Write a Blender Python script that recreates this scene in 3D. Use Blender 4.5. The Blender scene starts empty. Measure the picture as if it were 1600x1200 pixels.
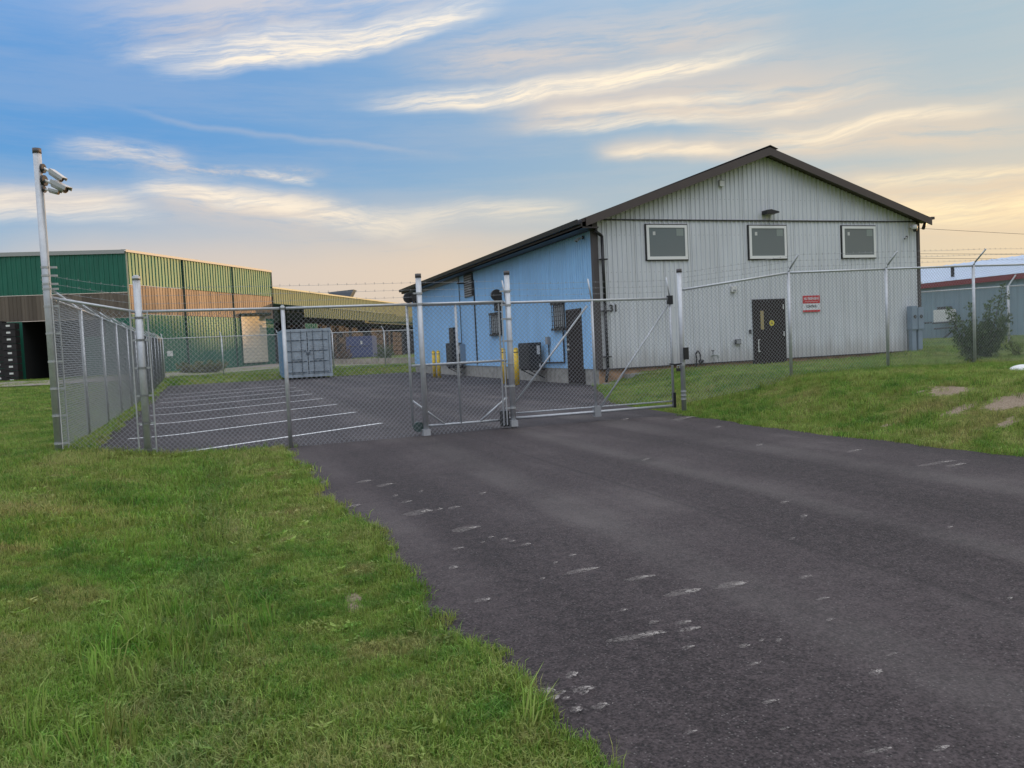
import bpy, bmesh, math, random
import numpy as np
from mathutils import Vector, Matrix
random.seed(7); np.random.seed(7)
SC = bpy.context.scene
COL = SC.collection
R = math.radians

# ------------------------------------------------------------------ camera
YAW = R(19.3); PITCH = R(2.77); ROLL = R(2.72); FPX = 1264.0
CAMP = Vector((1.996, -11.127, 1.22))
_f = Vector((math.sin(YAW)*math.cos(PITCH), math.cos(YAW)*math.cos(PITCH), -math.sin(PITCH)))
_r0 = Vector((math.cos(YAW), -math.sin(YAW), 0)); _u0 = _r0.cross(_f)
CU = math.cos(ROLL)*_u0 + math.sin(ROLL)*_r0
CR = math.cos(ROLL)*_r0 - math.sin(ROLL)*_u0
cam = bpy.data.cameras.new('camera'); camo = bpy.data.objects.new('camera', cam); COL.objects.link(camo)
m = Matrix((CR, CU, -_f)).transposed().to_4x4(); m.translation = CAMP; camo.matrix_world = m
cam.sensor_width = 36; cam.lens = 36*FPX/1600; cam.clip_end = 3000; cam.clip_start = .05
SC.camera = camo

# ------------------------------------------------------------------ light and sky
SC.render.engine = 'CYCLES'; SC.cycles.max_bounces = 6; SC.cycles.diffuse_bounces = 3; SC.cycles.glossy_bounces = 3; SC.cycles.transmission_bounces = 3
SC.cycles.caustics_reflective = False; SC.cycles.caustics_refractive = False
SC.view_settings.view_transform = 'Standard'; SC.view_settings.look = 'None'
SC.view_settings.exposure = 0.95; SC.view_settings.gamma = 1.0; SC.view_settings.use_curve_mapping = False
SUN_AZ, SUN_EL = R(79.3), R(3.3)          # azimuth from +Y towards +X
SUN_STRENGTH = 2.0
SKY_STRENGTH = 0.10
sd = Vector((math.sin(SUN_AZ)*math.cos(SUN_EL), math.cos(SUN_AZ)*math.cos(SUN_EL), math.sin(SUN_EL)))
sl = bpy.data.lights.new('sun', 'SUN'); so = bpy.data.objects.new('sun', sl); COL.objects.link(so)
so.rotation_euler = sd.to_track_quat('Z', 'Y').to_euler(); sl.energy = SUN_STRENGTH; sl.angle = R(1.0); sl.color = (1.0, .58, .25)

world = bpy.data.worlds.new('World'); SC.world = world; world.use_nodes = True
class NT:
    """tiny helper for building node maths"""
    def __init__(s, tree): s.t = tree; s.n = tree.nodes; s.l = tree.links
    def new(s, kind, **kw):
        n = s.n.new(kind)
        for k, v in kw.items(): setattr(n, k, v)
        return n
    def put(s, sock, v):
        if v is None: return
        if isinstance(v, bpy.types.NodeSocket): s.l.new(v, sock)
        elif isinstance(v, (tuple, list)) and sock.type == 'RGBA' and len(v) == 3: sock.default_value = (*v, 1)
        else: sock.default_value = v
    def m(s, op, a, b=None, c=None, clamp=False):
        n = s.new('ShaderNodeMath', operation=op, use_clamp=clamp)
        for i, v in enumerate((a, b, c)):
            if v is not None: s.put(n.inputs[i], v)
        return n.outputs[0]
    def mix(s, f, a, b, mode='MIX'):
        n = s.new('ShaderNodeMix', data_type='RGBA', blend_type=mode)
        s.put(n.inputs[0], f); s.put(n.inputs[6], a); s.put(n.inputs[7], b); return n.outputs[2]
    def xyz(s, x, y, z):
        n = s.new('ShaderNodeCombineXYZ')
        for i, v in enumerate((x, y, z)): s.put(n.inputs[i], v)
        return n.outputs[0]
    def noise(s, vec, scale, detail=4, rough=.55, dist=0, dim='3D'):
        n = s.new('ShaderNodeTexNoise', noise_dimensions=dim)
        s.put(n.inputs['Vector'], vec); n.inputs['Scale'].default_value = scale
        n.inputs['Detail'].default_value = detail; n.inputs['Roughness'].default_value = rough
        n.inputs['Distortion'].default_value = dist
        return n.outputs[0]
    def ss(s, v, a, b):
        n = s.new('ShaderNodeMapRange', interpolation_type='SMOOTHSTEP')
        s.put(n.inputs[0], v); n.inputs[1].default_value = a; n.inputs[2].default_value = b
        return n.outputs[0]
    def ramp(s, v, pts):
        n = s.new('ShaderNodeValToRGB'); e = n.color_ramp.elements
        while len(e) < len(pts): e.new(.5)
        for k, (p, c) in enumerate(pts):
            e[k].position = p; e[k].color = (*c, 1) if len(c) == 3 else c
        s.put(n.inputs[0], v); return n.outputs[0]

def px_azel(x, y):
    d = _f*FPX + CR*(x-800) + CU*(600-y)
    return math.degrees(math.atan2(d.x, d.y))-19.3, math.degrees(math.atan2(d.z, math.hypot(d.x, d.y)))

def build_world():
    t = NT(world.node_tree); t.n.clear()
    out = t.new('ShaderNodeOutputWorld'); bg = t.new('ShaderNodeBackground'); t.l.new(bg.outputs[0], out.inputs[0])
    sky = t.new('ShaderNodeTexSky', sky_type='NISHITA'); sky.sun_disc = False
    sky.sun_elevation = SUN_EL; sky.sun_rotation = SUN_AZ; sky.air_density = 1.0; sky.dust_density = 1.2; sky.ozone_density = 1.5
    tc = t.new('ShaderNodeTexCoord'); sp = t.new('ShaderNodeSeparateXYZ'); t.l.new(tc.outputs['Generated'], sp.inputs[0])
    X, Y, Z = sp.outputs
    az = t.m('SUBTRACT', t.m('MULTIPLY', t.m('ARCTAN2', X, Y), 57.29578), 19.3)
    el = t.m('MULTIPLY', t.m('ARCSINE', Z), 57.29578)
    # clear-sky colour by height, warmer near the sun
    sun_near = t.m('DIVIDE', t.m('ADD', t.m('ADD', t.m('MULTIPLY', X, sd.x), t.m('MULTIPLY', Y, sd.y)), 1.0), 2.0)
    sn = t.ss(sun_near, .50, 1.0)
    elf = t.m('DIVIDE', t.m('MAXIMUM', el, 0), 90, clamp=True)
    cool = t.ramp(elf, [(0.0, (.60, .52, .49)), (.045, (.42, .50, .58)), (.09, (.20, .42, .67)), (.15, (.11, .33, .68)), (.23, (.15, .35, .70)), (.40, (.34, .46, .66)), (1, (.50, .58, .70))])
    warm = t.ramp(elf, [(0.0, (.80, .62, .42)), (.05, (.72, .60, .44)), (.12, (.44, .52, .54)), (.22, (.40, .53, .60)), (.40, (.46, .54, .64)), (1, (.50, .58, .70))])
    clear = t.mix(sn, cool, warm)
    nish = t.mix(1.0, sky.outputs[0], (SKY_STRENGTH*2.2,)*3, 'MULTIPLY')
    clear = t.mix(.12, clear, nish)
    # wind-drawn cloud
    P = t.xyz(az, el, 0)
    w1 = t.m('SUBTRACT', t.noise(P, .11, 4, .55), .5)
    w2 = t.m('SUBTRACT', t.noise(t.xyz(el, az, 7), .13, 4, .55), .5)
    azw = t.m('ADD', az, t.m('MULTIPLY', w2, 5.0)); elw = t.m('ADD', el, t.m('MULTIPLY', w1, 1.7))
    def streak(p0, p1, up, dn, op, bend=0, nl=.10, ns=1.1, nlo=.30, nhi=.62, seed=0):
        a0, e0 = px_azel(*p0); a1, e1 = px_azel(*p1)
        L = math.hypot(a1-a0, e1-e0); cx, cy = (a1-a0)/L, (e1-e0)/L
        dx = t.m('SUBTRACT', azw, a0); dy = t.m('SUBTRACT', elw, e0)
        s = t.m('ADD', t.m('MULTIPLY', dx, cx), t.m('MULTIPLY', dy, cy))
        q = t.m('SUBTRACT', t.m('MULTIPLY', dy, cx), t.m('MULTIPLY', dx, cy))
        sn_ = t.m('DIVIDE', s, L)
        if bend:
            q = t.m('SUBTRACT', q, t.m('MULTIPLY', t.m('MULTIPLY', sn_, t.m('SUBTRACT', 1.0, sn_)), bend*4))
        ends = t.m('MULTIPLY', t.ss(sn_, -.10, .22), t.m('SUBTRACT', 1.0, t.ss(sn_, .70, 1.08)))
        prof = t.m('MULTIPLY', t.ss(q, -dn, dn*.25), t.m('SUBTRACT', 1.0, t.ss(q, up*.05, up)))
        n = t.ss(t.noise(t.xyz(t.m('MULTIPLY', s, nl), t.m('MULTIPLY', q, ns), seed), 1.5, 8, .68), nlo, nhi)
        n = t.m('MULTIPLY_ADD', n, .85, .15)
        return t.m('MULTIPLY', t.m('MULTIPLY', t.m('MULTIPLY', ends, prof), n), op)
    class Acc:       # running union of masks
        def __init__(a): a.k = 1.0
        def append(a, v): a.k = t.m('MULTIPLY', t.m('SUBTRACT', 1.0, v), a.k)
    film, bright = Acc(), Acc()
    fib = t.m('MULTIPLY_ADD', t.ss(t.noise(t.xyz(t.m('MULTIPLY', t.m('ADD', azw, t.m('MULTIPLY', elw, 1.2)), .16), t.m('SUBTRACT', t.m('MULTIPLY', elw, 2.4), t.m('MULTIPLY', azw, .25)), 4), 1.0, 7, .68), .36, .60), .60, .42)
    # broad thin veils
    film.append(streak((150, 75), (900, -60), 9.0, 1.8, .80, .4, .06, .5, seed=1))
    film.append(streak((640, 120), (1260, 40), 4.2, 1.4, .80, .2, .08, .8, seed=2))
    film.append(streak((780, 198), (1460, 150), 5.6, .8, .95, .2, .07, .7, .25, .55, seed=3))
    film.append(streak((1080, 240), (1720, 200), 4.6, 1.0, .9, 0, .07, .8, .25, .55, seed=4))
    film.append(streak((920, 250), (1170, 243), 1.7, .8, .85, .2, .10, 1.0, .2, .5, seed=5))
    film.append(streak((1180, 350), (1800, 310), 5.4, 3.0, .95, 0, .09, .9, .2, .6, seed=6))
    film.append(streak((-120, 480), (980, 440), 7.6, 9.0, .95, .6, .07, .75, .12, .42, seed=7))
    film.append(streak((200, 312), (560, 345), 2.2, 2.2, .9, .1, .12, .9, .25, .6, seed=8))
    film.append(streak((100, 238), (300, 262), 1.9, .9, .6, 0, .2, .9, .35, .65, seed=9))
    film.append(streak((200, 262), (520, 276), .8, .5, .65, 0, .3, 1.4, .40, .65, seed=10))
    film.append(streak((180, 163), (720, 245), .35, .35, .22, -.2, .1, 1.0, .1, .4, seed=12))
    film.append(streak((-100, 320), (220, 325), 2.2, 1.0, .75, .2, .1, .9, .2, .55, seed=14))
    # bright sunlit lower edges
    bright.append(streak((270, 108), (790, 5), 1.9, .75, 1.0, -.55, .10, 1.0, .2, .5, seed=21))
    bright.append(streak((570, 172), (1240, 72), 1.5, .65, .95, -.3, .09, 1.1, .2, .5, seed=22))
    bright.append(streak((190, 92), (560, 28), 1.0, .7, .6, -.2, .10, 1.0, .25, .6, seed=23))
    bright.append(streak((840, 205), (1380, 140), .9, .6, .7, -.2, .08, 1.2, .25, .6, seed=24))
    bright.append(streak((1130, 238), (1500, 172), .8, .6, .55, -.1, .08, 1.3, .25, .6, seed=25))
    bright.append(streak((1250, 350), (1760, 320), 1.9, 1.2, .9, .1, .1, 1.2, .2, .6, seed=26))
    bright.append(streak((190, 300), (470, 330), .9, .6, .6, .2, .15, 1.2, .3, .6, seed=27))
    bright.append(streak((200, 296), (680, 372), 1.6, 1.1, .75, .5, .13, 1.1, .25, .55, seed=31))
    bright.append(streak((-120, 322), (230, 330), 1.6, 1.0, .65, .3, .12, 1.0, .2, .55, seed=32))
    bright.append(streak((600, 345), (900, 330), 1.2, 1.2, .5, .3, .12, 1.0, .2, .55, seed=33))
    bright.append(streak((90, 228), (290, 262), 1.2, .7, .5, .3, .25, 1.2, .35, .6, seed=34))
    bright.append(streak((700, 150), (1150, 95), .8, .5, .6, -.1, .09, 1.4, .2, .5, seed=41))
    bright.append(streak((860, 180), (1230, 138), .7, .45, .6, -.1, .09, 1.4, .2, .5, seed=42))
    bright.append(streak((1180, 215), (1600, 160), .8, .5, .6, -.1, .08, 1.3, .2, .5, seed=44))
    bright.append(streak((940, 247), (1150, 236), .8, .5, .7, .1, .12, 1.3, .2, .5, seed=46))
    bright.append(streak((1330, 290), (1680, 262), .8, .7, .6, .1, .1, 1.4, .25, .55, seed=47))
    bright.append(streak((350, 80), (640, 30), .9, .5, .6, -.2, .1, 1.2, .2, .5, seed=48))
    bright.append(streak((395, 268), (490, 290), .5, .35, .6, 0, .4, 1.6, .3, .6, seed=28))
    bright.append(streak((-60, 335), (250, 345), .9, .7, .5, .2, .1, 1.2, .25, .6, seed=29))
    # the same kind of cloud over the rest of the sky
    zz = t.m('MAXIMUM', t.m('ADD', Z, .12), .05)
    pl = t.xyz(t.m('DIVIDE', X, zz), t.m('DIVIDE', Y, zz), 0)
    mp = t.new('ShaderNodeMapping'); mp.inputs['Rotation'].default_value = (0, 0, R(-35)); mp.inputs['Scale'].default_value = (.30, 1.0, 1)
    t.l.new(pl, mp.inputs[0])
    gen = t.ss(t.noise(mp.outputs[0], 1.1, 7, .58, .4), .30, .62)
    out_view = t.m('MAXIMUM', t.ss(t.m('ABSOLUTE', az), 34, 50), t.ss(el, 21, 30))
    film.append(t.m('MULTIPLY', t.m('MULTIPLY', gen, out_view), .85))
    film.append(t.m('MULTIPLY', t.ss(t.noise(t.xyz(t.m('MULTIPLY', az, .05), t.m('MULTIPLY', el, .45), 3), 1.0, 8, .66), .38, .66), .13))
    F = t.m('SUBTRACT', 1.0, film.k, clamp=True); B = t.m('MULTIPLY', t.m('SUBTRACT', 1.0, bright.k, clamp=True), fib)
    ccool = t.ramp(elf, [(0, (.66, .55, .47)), (.07, (.68, .58, .50)), (.14, (.66, .60, .56)), (.26, (.62, .58, .58)), (.40, (.82, .80, .80))])
    cwarm = t.ramp(elf, [(0, (.86, .62, .36)), (.06, (.86, .64, .40)), (.12, (.74, .62, .48)), (.26, (.64, .59, .56)), (.40, (.84, .81, .78))])
    bcool = t.ramp(elf, [(0, (.94, .78, .60)), (.12, (1.0, .87, .70)), (.3, (.98, .88, .74))])
    bwarm = t.ramp(elf, [(0, (1.0, .74, .38)), (.07, (1.08, .86, .50)), (.14, (1.04, .87, .62)), (.3, (.98, .87, .70))])
    c = t.mix(F, clear, t.mix(sn, ccool, cwarm))
    c = t.mix(B, c, t.mix(sn, bcool, bwarm))
    ground = (.10, .10, .07)
    c = t.mix(t.ss(el, -2, -.2), ground, c)
    g_ = t.new('ShaderNodeMapRange', interpolation_type='SMOOTHSTEP'); t.l.new(el, g_.inputs[0])
    for i_, v_ in enumerate((18, 42, .555, 1.10)): g_.inputs[i_+1].default_value = v_
    t.l.new(c, bg.inputs[0]); t.l.new(g_.outputs[0], bg.inputs[1])
build_world()

# ------------------------------------------------------------------ materials
MATS = {}
def mat(name, base, rough=.6, metal=0.0, var=.0, vscale=3.0, bump=0.0, bscale=40.0, spec=.5, coat=0):
    if name in MATS: return MATS[name]
    ma = bpy.data.materials.new(name); ma.use_nodes = True; t = NT(ma.node_tree)
    b = t.n['Principled BSDF']; b.inputs['Roughness'].default_value = rough; b.inputs['Metallic'].default_value = metal
    b.inputs['Specular IOR Level'].default_value = spec; b.inputs['Coat Weight'].default_value = coat
    tc = t.new('ShaderNodeTexCoord').outputs['Object']
    if var:
        n = t.noise(tc, vscale, 6, .65)
        lo = tuple(c*(1-var) for c in base); hi = tuple(min(1, c*(1+var)) for c in base)
        t.l.new(t.mix(t.ss(n, .3, .7), lo, hi), b.inputs['Base Color'])
        t.l.new(t.m('MULTIPLY_ADD', n, .25, rough-.125), b.inputs['Roughness'])
    else: b.inputs['Base Color'].default_value = (*base, 1)
    if bump:
        bp = t.new('ShaderNodeBump'); bp.inputs['Strength'].default_value = bump; bp.inputs['Distance'].default_value = .01
        t.l.new(t.noise(tc, bscale, 4, .6), bp.inputs['Height']); t.l.new(bp.outputs[0], b.inputs['Normal'])
    MATS[name] = ma; return ma

def siding_mat(name, base, rough, metal=0.0, streak=.12, spec=.5, laps=False):
    ma = bpy.data.materials.new(name); ma.use_nodes = True; t = NT(ma.node_tree); b = t.n['Principled BSDF']
    tc = t.new('ShaderNodeTexCoord').outputs['Object']; sp = t.new('ShaderNodeSeparateXYZ'); t.l.new(tc, sp.inputs[0])
    n1 = t.noise(t.xyz(sp.outputs[0], sp.outputs[1], t.m('MULTIPLY', sp.outputs[2], .08)), 5.0, 5, .6)
    n2 = t.noise(tc, .6, 4, .6)
    k = t.m('ADD', t.m('MULTIPLY', n1, .6), t.m('MULTIPLY', n2, .4))
    lo = tuple(c*(1-streak) for c in base); hi = tuple(min(1, c*(1+streak*.8)) for c in base)
    cc = t.mix(t.ss(k, .35, .65), lo, hi)
    if laps:      # overlapping sheet joints, screw rows and splashed dirt at the foot
        fr = t.m('FRACT', t.m('DIVIDE', sp.outputs[0], .888)); cc = t.mix(t.m('MULTIPLY', t.m('LESS_THAN', fr, .022), .45), cc, (.10, .10, .10))
        fs = t.m('FRACT', t.m('DIVIDE', sp.outputs[0], .148)); fz_ = t.m('FRACT', t.m('DIVIDE', sp.outputs[2], 1.02))
        cc = t.mix(t.m('MULTIPLY', t.m('MULTIPLY', t.m('LESS_THAN', fs, .12), t.m('LESS_THAN', fz_, .018)), .6), cc, (.08, .08, .08))
        zz_ = t.m('ADD', sp.outputs[2], t.m('MULTIPLY', t.m('SUBTRACT', n1, .5), .9)); cc = t.mix(t.m('MULTIPLY', t.m('SUBTRACT', 1.0, t.ss(zz_, .45, 1.05)), .35), cc, (.24, .19, .14))
    t.l.new(cc, b.inputs['Base Color'])
    t.l.new(t.m('MULTIPLY_ADD', n1, .2, rough-.1), b.inputs['Roughness'])
    b.inputs['Metallic'].default_value = metal; b.inputs['Specular IOR Level'].default_value = spec
    bp = t.new('ShaderNodeBump'); bp.inputs['Strength'].default_value = .15; bp.inputs['Distance'].default_value = .02
    t.l.new(t.noise(tc, 1.7, 3, .5), bp.inputs['Height']); t.l.new(bp.outputs[0], b.inputs['Normal'])
    MATS[name] = ma; return ma

def world_pos(t): return t.new('ShaderNodeNewGeometry').outputs['Position']

def asphalt_mat(name, base, seed=0.0):
    ma = bpy.data.materials.new(name); ma.use_nodes = True; t = NT(ma.node_tree); b = t.n['Principled BSDF']
    p = world_pos(t); sp = t.new('ShaderNodeSeparateXYZ'); t.l.new(p, sp.inputs[0]); x, y = sp.outputs[0], sp.outputs[1]
    fine = t.noise(p, 85, 4, .75); mid = t.noise(p, 16, 5, .65)
    band = t.noise(t.xyz(t.m('MULTIPLY', x, 1.4), t.m('MULTIPLY', y, .10), seed), 1.0, 4, .5)
    big = t.noise(p, .45, 5, .6)
    lo = tuple(c*.38 for c in base); hi = tuple(c*1.75 for c in base)
    k = t.m('ADD', t.m('MULTIPLY', fine, .5), t.m('ADD', t.m('MULTIPLY', mid, .22), t.m('ADD', t.m('MULTIPLY', band, .16), t.m('MULTIPLY', big, .12))))
    c = t.mix(t.ss(k, .40, .60), lo, hi)
    vd = t.new('ShaderNodeTexVoronoi'); vd.inputs['Scale'].default_value = 62; t.l.new(p, vd.inputs['Vector']); vdc = t.new('ShaderNodeSeparateColor'); t.l.new(vd.outputs['Color'], vdc.inputs[0])
    pit = t.m('MULTIPLY', t.m('SUBTRACT', 1.0, t.ss(vd.outputs['Distance'], .12, .55)), t.ss(vdc.outputs[1], .45, .75))
    c = t.mix(t.m('MULTIPLY', pit, .75), c, (.018, .016, .017))
    # paler stone showing in the mix, a light dusting in bands
    vo = t.new('ShaderNodeTexVoronoi'); vo.inputs['Scale'].default_value = 95; t.l.new(p, vo.inputs['Vector'])
    vs = t.new('ShaderNodeSeparateColor'); t.l.new(vo.outputs['Color'], vs.inputs[0])
    st = t.m('MULTIPLY', t.m('SUBTRACT', 1.0, t.ss(vo.outputs['Distance'], .15, .45)), t.ss(vs.outputs[0], .80, .95))
    c = t.mix(t.m('MULTIPLY', st, .6), c, (.22, .20, .19))
    dust = t.m('MULTIPLY', t.ss(big, .45, .75), t.ss(band, .42, .7))
    c = t.mix(t.m('MULTIPLY', dust, .45), c, (.17, .15, .14))
    for xx, wd in ((4.35, .30), (5.85, .28), (7.3, .35)):
        tr_ = t.m('SUBTRACT', 1.0, t.ss(t.m('ABSOLUTE', t.m('SUBTRACT', t.m('ADD', x, t.m('MULTIPLY', t.m('SUBTRACT', band, .5), .8)), xx)), .05, wd))
        c = t.mix(t.m('MULTIPLY', t.m('MULTIPLY', tr_, t.ss(big, .30, .60)), .22), c, (.15, .135, .125))
    ol = t.noise(p, .95, 3, .5); c = t.mix(t.m('MULTIPLY', t.ss(ol, .66, .74), .40), c, (.02, .018, .018))
    # rolled joints running along the drive
    sx = t.m('ADD', x, t.m('MULTIPLY', t.m('SUBTRACT', t.noise(p, .35, 3, .5), .5), .35))
    for xx in (5.05, 6.95):
        j = t.m('SUBTRACT', 1.0, t.ss(t.m('ABSOLUTE', t.m('SUBTRACT', sx, xx)), .0, .035))
        c = t.mix(t.m('MULTIPLY', j, .35), c, (.02, .018, .018))
    t.l.new(c, b.inputs['Base Color'])
    t.l.new(t.m('MULTIPLY_ADD', mid, .25, .70), b.inputs['Roughness']); b.inputs['Specular IOR Level'].default_value = .25
    bp = t.new('ShaderNodeBump'); bp.inputs['Strength'].default_value = .8; bp.inputs['Distance'].default_value = .004
    t.l.new(t.m('ADD', fine, t.m('MULTIPLY', vo.outputs['Distance'], .8)), bp.inputs['Height']); t.l.new(bp.outputs[0], b.inputs['Normal'])
    MATS[name] = ma; return ma

SOIL_SPOTS = []; DRY_SPOTS = []   # (x, y, rx, ry)  filled below before materials are used
def grass_color(t, p, dark=1.0):
    """patchy lawn colour shared by the soil sheet and the blades"""
    n1 = t.noise(p, .55, 5, .6); n2 = t.noise(p, 2.7, 5, .65, .4); n3 = t.noise(p, 9.0, 4, .65)
    k = t.m('ADD', t.m('MULTIPLY', n1, .35), t.m('ADD', t.m('MULTIPLY', n2, .4), t.m('MULTIPLY', n3, .25)))
    d = dark
    c = t.ramp(k, [(.36, (.018*d, .050*d, .008*d)), (.44, (.050*d, .098*d, .014*d)), (.50, (.094*d, .128*d, .024*d)), (.56, (.118*d, .134*d, .038*d)), (.64, (.165*d, .140*d, .064*d))])
    sp = t.new('ShaderNodeSeparateXYZ'); t.l.new(p, sp.inputs[0]); wv = t.m('SUBTRACT', t.noise(p, 3.5, 5, .7), .5)
    xs_ = t.m('ADD', sp.outputs[0], t.m('MULTIPLY', wv, .95)); near = t.m('SUBTRACT', 1.0, t.ss(sp.outputs[1], -1.6, -.6))
    lush = t.m('MULTIPLY', t.m('SUBTRACT', 1.0, t.ss(t.m('ABSOLUTE', t.m('SUBTRACT', xs_, 1.42)), .08, .34)), near)
    c = t.mix(t.m('MULTIPLY', lush, .40), c, (.075*d, .150*d, .020*d))
    deep = t.m('MULTIPLY', t.m('SUBTRACT', 1.0, t.ss(t.m('ABSOLUTE', t.m('SUBTRACT', xs_, 1.80)), .05, .24)), near)
    c = t.mix(t.m('MULTIPLY', t.m('MULTIPLY', deep, t.ss(n2, .38, .58)), .42), c, (.022*d, .060*d, .012*d))
    for (x, y, rx, ry) in DRY_SPOTS:
        dx = t.m('DIVIDE', t.m('SUBTRACT', sp.outputs[0], x), rx); dy = t.m('DIVIDE', t.m('SUBTRACT', sp.outputs[1], y), ry)
        q = t.m('ADD', t.m('SQRT', t.m('ADD', t.m('MULTIPLY', dx, dx), t.m('MULTIPLY', dy, dy))), t.m('MULTIPLY', wv, 3.0))
        c = t.mix(t.m('MULTIPLY', t.m('SUBTRACT', 1.0, t.ss(q, .4, 1.2)), .42), c, (.17*d, .125*d, .060*d))
    return c, k

def grass_blade_mat():
    ma = bpy.data.materials.new('grass_blade'); ma.use_nodes = True; t = NT(ma.node_tree); b = t.n['Principled BSDF']
    p = world_pos(t); c, k = grass_color(t, p, 2.9)
    at = t.new('ShaderNodeAttribute', attribute_name='rnd'); r = at.outputs['Fac']
    oi = t.new('ShaderNodeObjectInfo').outputs['Random']
    c = t.mix(t.m('MULTIPLY', t.ss(r, .80, .95), .55), c, (.34, .29, .12))
    c = t.mix(t.ss(r, .0, .28), (.060, .145, .018), c)
    hsv = t.new('ShaderNodeHueSaturation'); t.l.new(c, hsv.inputs['Color'])
    t.l.new(t.m('MULTIPLY_ADD', oi, .7, .65), hsv.inputs['Value']); t.l.new(t.m('MULTIPLY_ADD', oi, .03, .485), hsv.inputs['Hue'])
    t.l.new(hsv.outputs[0], b.inputs['Base Color']); b.inputs['Roughness'].default_value = .55; b.inputs['Specular IOR Level'].default_value = .3
    tr = t.new('ShaderNodeBsdfTranslucent'); t.l.new(hsv.outputs[0], tr.inputs[0])
    mx = t.new('ShaderNodeMixShader'); mx.inputs[0].default_value = .35
    t.l.new(b.outputs[0], mx.inputs[1]); t.l.new(tr.outputs[0], mx.inputs[2]); t.l.new(mx.outputs[0], t.n['Material Output'].inputs[0])
    MATS['grass_blade'] = ma; return ma

def ground_mat():
    ma = bpy.data.materials.new('lawn_soil'); ma.use_nodes = True; t = NT(ma.node_tree); b = t.n['Principled BSDF']
    p = world_pos(t); c, k = grass_color(t, p, 1.8)
    fine = t.noise(p, 60, 4, .7); f2 = t.noise(p, 14, 5, .7)
    c = t.mix(t.ss(fine, .35, .7), t.mix(1.0, c, (.45, .45, .40), 'MULTIPLY'), t.mix(1.0, c, (1.25, 1.2, 1.2), 'MULTIPLY'))
    c = t.mix(t.m('MULTIPLY', t.ss(f2, .5, .75), .35), c, (.09, .07, .035))
    sp = t.new('ShaderNodeSeparateXYZ'); t.l.new(p, sp.inputs[0])
    wob = t.m('SUBTRACT', t.noise(p, 5.5, 6, .72), .5)
    bare = None
    for (x, y, rx, ry) in SOIL_SPOTS:
        dx = t.m('DIVIDE', t.m('SUBTRACT', sp.outputs[0], x), rx); dy = t.m('DIVIDE', t.m('SUBTRACT', sp.outputs[1], y), ry)
        d = t.m('ADD', t.m('SQRT', t.m('ADD', t.m('MULTIPLY', dx, dx), t.m('MULTIPLY', dy, dy))), t.m('MULTIPLY', wob, 3.4))
        f = t.m('SUBTRACT', 1.0, t.ss(d, .7, 1.1))
        bare = f if bare is None else t.m('MAXIMUM', bare, f)
    if bare is not None:
        c = t.mix(bare, c, t.mix(t.ss(fine, .3, .7), (.24, .18, .125), (.44, .35, .26)))
    t.l.new(c, b.inputs['Base Color']); b.inputs['Roughness'].default_value = .9; b.inputs['Specular IOR Level'].default_value = .1
    bp = t.new('ShaderNodeBump'); bp.inputs['Strength'].default_value = .9; bp.inputs['Distance'].default_value = .03
    t.l.new(t.m('ADD', fine, f2), bp.inputs['Height']); t.l.new(bp.outputs[0], b.inputs['Normal'])
    MATS['lawn_soil'] = ma; return ma

GALV = mat('galvanised_steel', (.50, .52, .54), .42, .45, .10, 14.0, .10, 90)
GALV2 = mat('galvanised_wire', (.33, .345, .36), .5, .3)
DARKM = mat('black_metal', (.018, .018, .02), .45)
BROWN = mat('dark_brown_trim', (.040, .030, .028), .42, 0, .12, 4)
WHITE = mat('white_plastic', (.72, .72, .70), .4, 0, .05)
GLASS = None
def glass_mat():
    ma = bpy.data.materials.new('window_glass'); ma.use_nodes = True; t = NT(ma.node_tree); b = t.n['Principled BSDF']
    b.inputs['Base Color'].default_value = (.17, .20, .205, 1); b.inputs['Roughness'].default_value = .08; b.inputs['Specular IOR Level'].default_value = .35
    bp = t.new('ShaderNodeBump'); bp.inputs['Strength'].default_value = .05; bp.inputs['Distance'].default_value = .05
    t.l.new(t.noise(t.new('ShaderNodeTexCoord').outputs['Object'], 1.3, 2, .5), bp.inputs['Height']); t.l.new(bp.outputs[0], b.inputs['Normal'])
    return ma
GLASS = glass_mat()
GREY_SIDING = siding_mat('grey_ribbed_steel', (.68, .70, .725), .42, .0, .07, laps=True)
SKY_TINTED_SIDING = siding_mat('sky_tinted_ribbed_steel', (.39, .67, .95), .40, .0, .08)  # blue of the reflected sky painted into the side wall's base colour
GREEN_SIDING = siding_mat('green_ribbed_steel', (.020, .150, .100), .48, .06, .15, .48)
SLATE_SIDING = siding_mat('slate_ribbed_steel', (.22, .32, .38), .5, 0, .12)
PALE_ROOF = siding_mat('pale_blue_roof_steel', (.42, .50, .62), .4, .2, .06)
CONCRETE = mat('concrete', (.32, .31, .28), .85, 0, .25, 5, .4, 30)
CONCRETE_TAN = mat('tan_concrete', (.36, .22, .13), .85, 0, .35, 4, .4, 30)
YELLOW = mat('yellow_paint', (.75, .50, .03), .45, 0, .10, 8)
BLACKP = mat('charcoal_cabinet', (.022, .022, .024), .5, 0, .15, 5)
LINE = mat('white_line_paint', (.66, .66, .66), .7, 0, .22, 14)

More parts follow.
